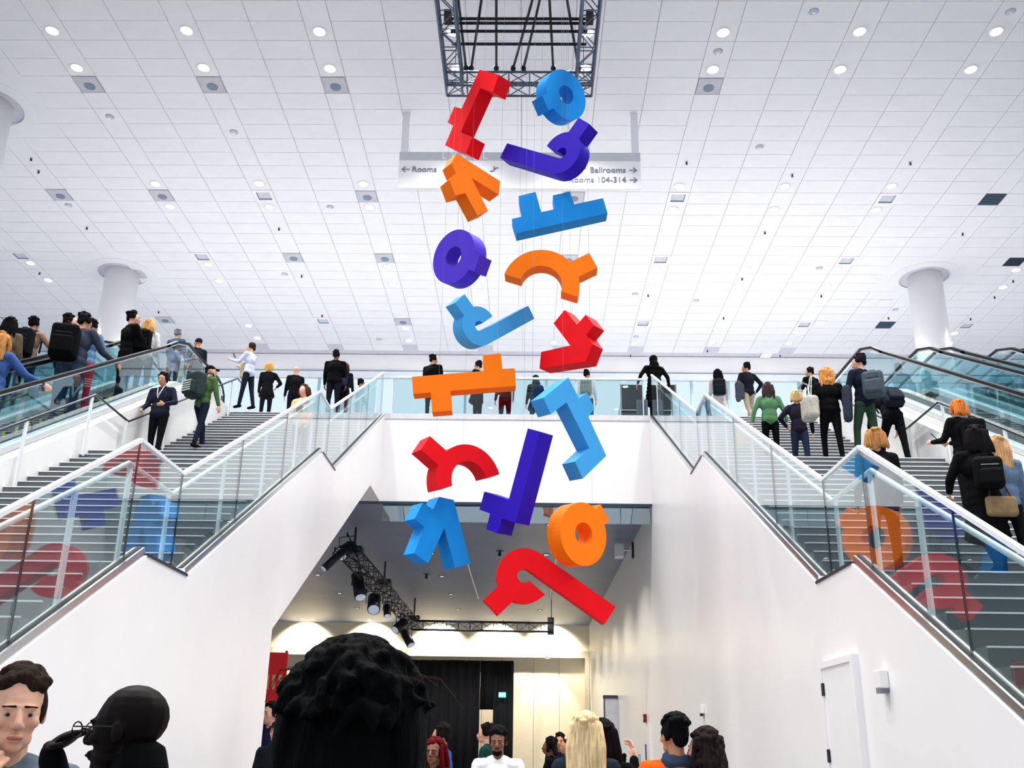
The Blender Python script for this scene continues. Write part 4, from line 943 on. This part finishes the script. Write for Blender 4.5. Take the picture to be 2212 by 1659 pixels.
pos, h = on_upper(1267, 797, 1.70); r, fn, s = person('person in a white shirt with grey backpack behind the light blue letter', pos, -10, h, (222, 226, 232), (40, 66, 82), 'tan', ('short', (22, 18, 18)), head=(-20, 0), **WALKB)
backpack(fn, s, -10, (118, 128, 124), 'grey backpack worn over a white shirt on the balcony', .30, .46, .18)
pos, h = on_upper(1412, 768, 1.76); person('person in a black hooded robe leaning on the balcony rail', pos, 12, h, (10, 10, 12), (12, 12, 14), 'light', ('hood', (10, 10, 12)), aL=(-12, 34, 35, 0), aR=(-12, 30, 30, 0), coat=.5, lean=4, fat=1.2)
t = empty('shopping_bag', 'dark and grey bag standing by the hooded person on the balcony', 'bag', (pos[0]-.35, YB+.25, ZU)); bevel(MB().box(-.14, .14, -.08, .08, 0, .5).build('sack', cloth((90, 98, 106)), t), .03); MB().tube([(-.06, 0, .48), (-.04, 0, .62), (.04, 0, .62), (.06, 0, .48)], .008, 6).build('handle', BLACK, t)
# ---- upper floor and stair, right
pos, h = on_upper(1549, 796, 1.66); r, fn, s = person('person with long black hair and black backpack, top of the right stair', pos, -5, h, (176, 172, 176), (190, 186, 184), 'light', ('long', (16, 15, 18)), hair_len=.13, **WALKA)
backpack(fn, s, -5, (18, 26, 34), 'black backpack on the long haired person, right stair top', .34, .46, .18, 1.16)
pos, h = on_upper(1612, 781, 1.80); r, fn, s = person('tall person in a dark jacket turning left, right stair top', pos, 15, h, (22, 26, 34), (150, 140, 122), 'tan', ('short', (16, 14, 14)), head=(45, 0), aR=(-10, 40, 60, 30), aL=(0, 20, 10, 0), facial=True, **WALKB)
t = remesh(MB().cap(fn((-.26, .0, 1.15)), fn((-.30, -.02, .72)), .10, .07).cap(fn((-.2, -.05, 1.1)), fn((-.2, -.05, .78)), .07, .06).build('carried_coat', cloth((62, 66, 80))), .02); tag(t, 'dark grey coat carried by the tall person, right stair top', 'coat')
pos, h = on_at(1657, 829, 17.0, tread_z(17.0)); person('person with long brown hair and a green jacket climbing right stair', pos, -4, h, (86, 128, 92), (12, 12, 14), 'light', ('long', (66, 48, 46)), hair_len=.14, aL=(0, 24, 10, 0), aR=(0, 24, 10, 0), coat=0, fat=1.05, lL=(10, 10), lR=(0, 0))
t = empty('paper_bag', 'brown paper bag carried on the right stair left of green jacket', 'bag', (pos[0]-.52, pos[1]+.15, pos[2]+.42)); bevel(MB().box(-.12, .12, -.07, .07, 0, .34).build('sack', cloth((176, 156, 132)), t), .01); MB().tube([(-.05, 0, .33), (-.03, 0, .44), (.03, 0, .44), (.05, 0, .33)], .006, 6).build('handle', cloth((150, 130, 110)), t)
pos, h = on_at(1719, 846, 16.1, 40*RIS); r, fn, s = person('person with short blond hair and dark leather jacket on right stair', pos, -8, h, (34, 30, 44), (34, 44, 66), 'light', ('bob', (190, 156, 110)), hair_len=.02, aL=(-8, 38, 55, 45), aR=(5, 15, 20, 0), lL=(8, 0), lR=(-10, 0))
pos, h = on_upper(1749, 795, 1.74); person('person in a black tee shirt behind the red haired person', pos, 20, h, BK, BK, 'tan', ('short', (18, 16, 18)), sleeve=0, aL=(5, 18, 20, 0), head=(40, 0), facial=True)
pos, h = on_at(1783, 796, 15.2, 40*RIS); person('person with wavy red blonde hair, black sweater and black trousers', pos, -3, h, (12, 12, 15), (14, 14, 18), 'pink', ('curly', (206, 140, 78)), hair_len=.16, fat=1.18, aR=(0, 14, 15, 0), aL=(0, 16, 12, 0), lL=(20, 20), lR=(-6, 6))
t = empty('tote_bag', 'pale grey tote bag hanging at the red blonde person\'s left side', 'bag', (pos[0]-.34, pos[1]-.02, pos[2]+.78)); o = bevel(MB().box(-.12, .12, -.19, .19, -.05, .36).build('sack', cloth((176, 172, 162)), t), .07, 4); MB().tube([(0, -.1, .33), (.06, -.05, .75), (.06, .05, .75), (0, .1, .33)], .012, 6).build('strap', cloth((226, 226, 226)), t)
pos, h = on_at(1856, 767, 15.0, 40*RIS); r, fn, s = person('person in a dark jacket and green trousers climbing the right stair', pos, 18, h, (22, 28, 42), (44, 66, 50), 'light', ('short', (26, 22, 24)), head=(35, 0), aL=(2, 20, 8, 0), aR=(5, 10, 30, 0), lL=(16, 10), lR=(-4, 0), facial=True)
backpack(fn, s, -25, (70, 80, 90), 'puffy grey backpack slung beside the green trousers', .32, .42, .24, 1.14)
t = remesh(MB().cap(fn((-.30, .02, 1.12)), fn((-.34, .0, .62)), .09, .08).build('carried_coat', cloth((46, 52, 64))), .02); tag(t, 'dark coat carried low by the person in green trousers', 'coat')
pos, h = on_at(1918, 812, 15.6, 40*RIS); h += .10; r, fn, s = person('bent person in black climbing beside the puffy grey backpack', pos, 5, h, (18, 20, 28), (14, 15, 20), 'tan', ('short', (18, 16, 18)), lean=32, lL=(34, 14), lR=(-10, 0), fat=1.1)
backpack(fn, s, 5, (30, 34, 48), 'black backpack on the bent person on the right stair', .32, .42, .18, 1.18, 30)
pos, h = on_stair(1887, 929, 1.64, 1); person('person with brown blond hair and black top behind the right glass corner', pos, -6, h, (16, 16, 20), (20, 22, 30), 'light', ('bob', (168, 118, 70)), hair_len=.06, lL=(10, 6), lR=(0, 0))
pos, h = on_at(2066, 867, 12.0, tread_z(12.0)); r, fn, s = person('person with orange tipped hair in black using a phone, right stair', pos, 20, h, (14, 14, 17), (16, 16, 20), 'pink', ('bob', (196, 112, 50)), hair_len=.05, aL=(22, 10, 78, 5), aR=(20, 5, 85, 45))
backpack(fn, s, 5, (14, 14, 18), 'black backpack on the person with orange tipped hair', .32, .46, .2)
t = bevel(MB().box(-.035, .035, -.006, .006, -.07, .07).build('phone', BLACK), .004); t.location = fn((-.20, .30, 1.26)); t.rotation_euler = (-.6, 0, .9); tag(t, 'dark phone held on the right stair', 'phone')
pos, h = on_stair(2102, 921, 1.70, 1); r, fn, s = person('person with long black hair and a long black coat, right stair', pos, -4, h, (12, 12, 15), (16, 18, 24), 'light', ('long', (18, 16, 20)), hair_len=.12, coat=.42, fat=1.12, aL=(10, 24, 60, 25), lL=(-14, 22), lR=(14, 6))
backpack(fn, s, -8, (14, 15, 17), 'small black leather backpack with a gold tag', .30, .36, .15, 1.17, trim=(200, 200, 204))
pos, h = on_stair(2150, 944, 1.62, 1); r, fn, s = person('person with long blond hair and a denim jacket at right edge', pos, -12, h, (92, 112, 140), (14, 15, 20), 'light', ('long', (196, 150, 106)), hair_len=.24, lL=(12, 8), lR=(-8, 4))
t = empty('shoulder_bag', 'gold brown bag on the hip of the denim jacket', 'bag', fn((-.1, -.18, .88))); bevel(MB().box(-.16, .16, -.05, .05, -.12, .1).build('pouch', cloth((138, 116, 84)), t), .04, 3); MB().tube([(-.12, 0, .08), (0, .08, .5), (.12, 0, .08)], .01, 6).build('strap', cloth((90, 70, 50)), t)
# ---- lower floor, middle distance
pos, h = on_ground(1077, 1574, 10.0); person('bearded person in a white shirt facing the camera', pos, 176, h, (240, 238, 240), (40, 42, 52), 'brown', ('afro', (14, 12, 14)), head=(0, 6), near=True, collar=False, fat=1.1,
       extra=lambda root, hf, T, A, SH, s, HM: remesh(MB().ell(hf((0, .062, -.088)), (.05*s, .042*s, .034*s), HM).ell(hf((0, .092, -.052)), (.026*s, .011*s, .006*s), HM).build('beard', hairm((16, 13, 13)), root, True), .006))
pos, h = on_ground(957, 1566, 12.5); person('dark haired person in a blue shirt turned to the left', pos, 75, h, (44, 78, 150), (30, 34, 46), 'tan', ('short', (22, 18, 18)), facial=True)
pos, h = on_ground(940, 1598, 10.0)
def specs(root, hf, T, A, SH, s, HM):
    m = MB()
    for x in (-1, 1): m.tube([hf((.033*x+.024*math.cos(a*.524), .094, .001+.018*math.sin(a*.524))) for a in range(12)], .0028, 5, True); m.tube([hf((.056*x, .092, .006)), hf((.082*x, -.005, .006))], .0022, 5)
    m.tube([hf((-.009, .096, .004)), hf((.009, .096, .004))], .0026, 5); m.build('glasses', BLACK, root)
person('person in glasses with long dark red braids, facing right of camera', pos, 165, h, (26, 30, 32), (30, 30, 38), 'brown', ('long', (84, 10, 14)), hair_len=.3, near=True, extra=specs)
pos, h = on_ground(1053, 1565, 15.0); person('bearded person in dark green behind the white shirt', pos, 80, h, (22, 58, 54), (30, 30, 38), 'light', ('short', (16, 14, 14)), facial=True)
pos, h = on_ground(1190, 1595, 15.5); person('person in a black suit and white blouse looking left', pos, 80, h, BK, BK, 'brown', ('bob', (14, 12, 14)), hair_len=.04, facial=True, aL=(20, 10, 70, 0))
pos, h = on_ground(1209, 1586, 17.5); person('person in a dark suit facing the camera, far down the passage', pos, 175, h, (24, 28, 44), BK, 'tan', ('short', (16, 14, 14)), facial=True)
pos, h = on_ground(1226, 1597, 17.0); person('person with pinned up hair beside the dark suit, far passage', pos, 110, h, (28, 32, 52), BK, 'tan', ('bun', (40, 26, 24)), facial=True)
pos, h = on_ground(1342, 1631, 15.0); person('small dark figure near the grey door in the passage', pos, 10, h, BK, BK, 'dark', ('bun', (14, 12, 14)))
pos, h = on_ground(1265, 1547, 7.2); person('person with long straight pale blonde hair seen from behind', pos, -3, h, (30, 40, 50), (30, 34, 44), 'light', ('long', (226, 196, 150)), hair_len=.36, near=True)
pos, h = on_ground(1300, 1562, 7.8); person('dark haired person beside the pale blonde one, hand raised', pos, 0, h, BK, BK, 'pink', ('long', (18, 14, 18)), hair_len=.2, aR=(60, 20, 95, 10), near=True)
pos, h = on_ground(1457, 1549, 7.0); person('person with spiky black hair in a bright orange jacket', pos, 14, h, (246, 92, 26), (40, 42, 50), 'tan', ('short', (10, 11, 15)), near=True, head=(8, 0), fat=1.25,
       extra=lambda root, hf, T, A, SH, s, HM: remesh(MB().cap(T((-.07, -.03, 1.46)), T((.07, -.03, 1.46)), .055*s, .055*s).cap(T((-.04, .03, 1.49)), T((.04, .03, 1.49)), .048*s, .048*s).build('collar', cloth((52, 66, 88)), root, True), .01))
pos, h = on_ground(1522, 1580, 6.9); person('person with curly dark brown hair beside the orange jacket', pos, 28, h, (66, 84, 108), (40, 42, 50), 'light', ('curly', (34, 26, 26)), hair_len=.2, near=True, head=(20, 0))
pos, h = on_ground(604, 1556, 11.8); person('person in a dark shirt and cap beside the left wall, facing camera', pos, 170, h, (20, 22, 28), (50, 66, 84), 'tan', ('cap', (18, 18, 24)), facial=True)
pos, h = on_ground(588, 1520, 14.5); person('person in navy further back beside the left wall', pos, 150, h, (28, 36, 66), (40, 44, 54), 'light', ('short', (24, 20, 20)), facial=True)
# ---- lower floor, close to the camera
pos, h = on_ground(50, 1453, 3.35); person('brown haired person with hand at the chin, lower left corner', pos, 212, h-.005, (92, 106, 120), (40, 44, 56), 'light', ('short', (40, 29, 24)), near=True, head=(0, 5), aL=(8, 8, 15, 0), curl=52, reach={1: ((.115, .170, 1.425), (.7, .2, -1), (-.62, -.02, .78), (-.2, -1, .1))},
       extra=lambda root, hf, T, A, SH, s, HM: (bevel(MB().add([T(p) for p in ((-.15, .10, 1.47), (-.11, .11, 1.48), (-.02, .155, 1.2), (-.06, .155, 1.2), (-.15, .085, 1.47), (-.11, .095, 1.48), (-.02, .14, 1.2), (-.06, .14, 1.2))], [(0, 1, 2, 3), (7, 6, 5, 4), (0, 4, 5, 1), (1, 5, 6, 2), (2, 6, 7, 3), (3, 7, 4, 0)]).build('strap', cloth((150, 86, 80)), root), .003),
             MB().cap(T((0, .055, 1.41)), T((0, .1, 1.28)), .045*s, .03*s).build('shirt', cloth((60, 110, 170)), root, True)))
def bald_extra(root, hf, T, A, SH, s, HM):
    m = MB()
    for x in (-1, 1):
        m.tube([hf((.033*x+.025*math.cos(a*.524), .128, .0+.021*math.sin(a*.524))) for a in range(12)], .0022, 6, True); m.tube([hf((.058*x, .126, .008)), hf((.080*x, .0, .008))], .0022, 5)
    m.tube([hf((-.008, .13, .004)), hf((.008, .13, .004))], .0024, 5); m.build('glasses', BLACK, root)
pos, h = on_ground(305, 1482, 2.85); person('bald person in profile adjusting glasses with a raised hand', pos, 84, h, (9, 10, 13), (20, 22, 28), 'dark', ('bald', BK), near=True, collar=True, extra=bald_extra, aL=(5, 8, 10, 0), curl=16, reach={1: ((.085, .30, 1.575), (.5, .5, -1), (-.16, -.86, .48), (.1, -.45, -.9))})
def big_hair(root, hf, T, A, SH, s, HM):
    m = MB(); rnd = random.Random(3)
    m.ell(hf((0, -.015, .055)), (.098*s, .112*s, .094*s), HM); m.ell(hf((0, -.045, -.03)), (.100*s, .075*s, .13*s), HM); m.ell(hf((0, -.05, -.11)), (.09*s, .06*s, .09*s), HM)
    for x in (-1, 1): m.ell(hf((.078*x, -.03, -.005)), (.032*s, .065*s, .085*s), HM)
    for _ in range(190):
        th, ph = rnd.uniform(0, 2*math.pi), rnd.uniform(.0, 1.7)
        p = (.096*math.sin(ph)*math.cos(th), -.02+.108*math.sin(ph)*math.sin(th), .05+.096*math.cos(ph))
        q = (p[0]+rnd.uniform(-.02, .02), p[1]-rnd.uniform(0, .02), p[2]+rnd.uniform(-.03, .002))
        m.cap(hf(p), hf(q), .012*s, .006*s, 7)
    remesh(m.build('hair', hairm((2, 3, 5)), root, True), .0045, 4)
    for k in range(16):
        a = rnd.uniform(-1, 1); b = hf((.085*a, -.03, .12-.05*abs(a))); m = MB()
        m.tube([b, b+Vector((.02*a, 0, .022)), b+Vector((.055*a+rnd.uniform(-.01, .01), -.01, .018)), b+Vector((.085*a, -.02, -.012+rnd.uniform(-.02, .01)))], .0006, 4); m.build('loose_strand', hairm((60, 46, 38)), root)
pos, h = on_ground(772, 1424, 1.45); person('person with thick black hair standing right in front of the camera', pos, -4, h, (16, 17, 22), (20, 22, 28), 'tan', ('bald', BK), near=True, extra=big_hair)
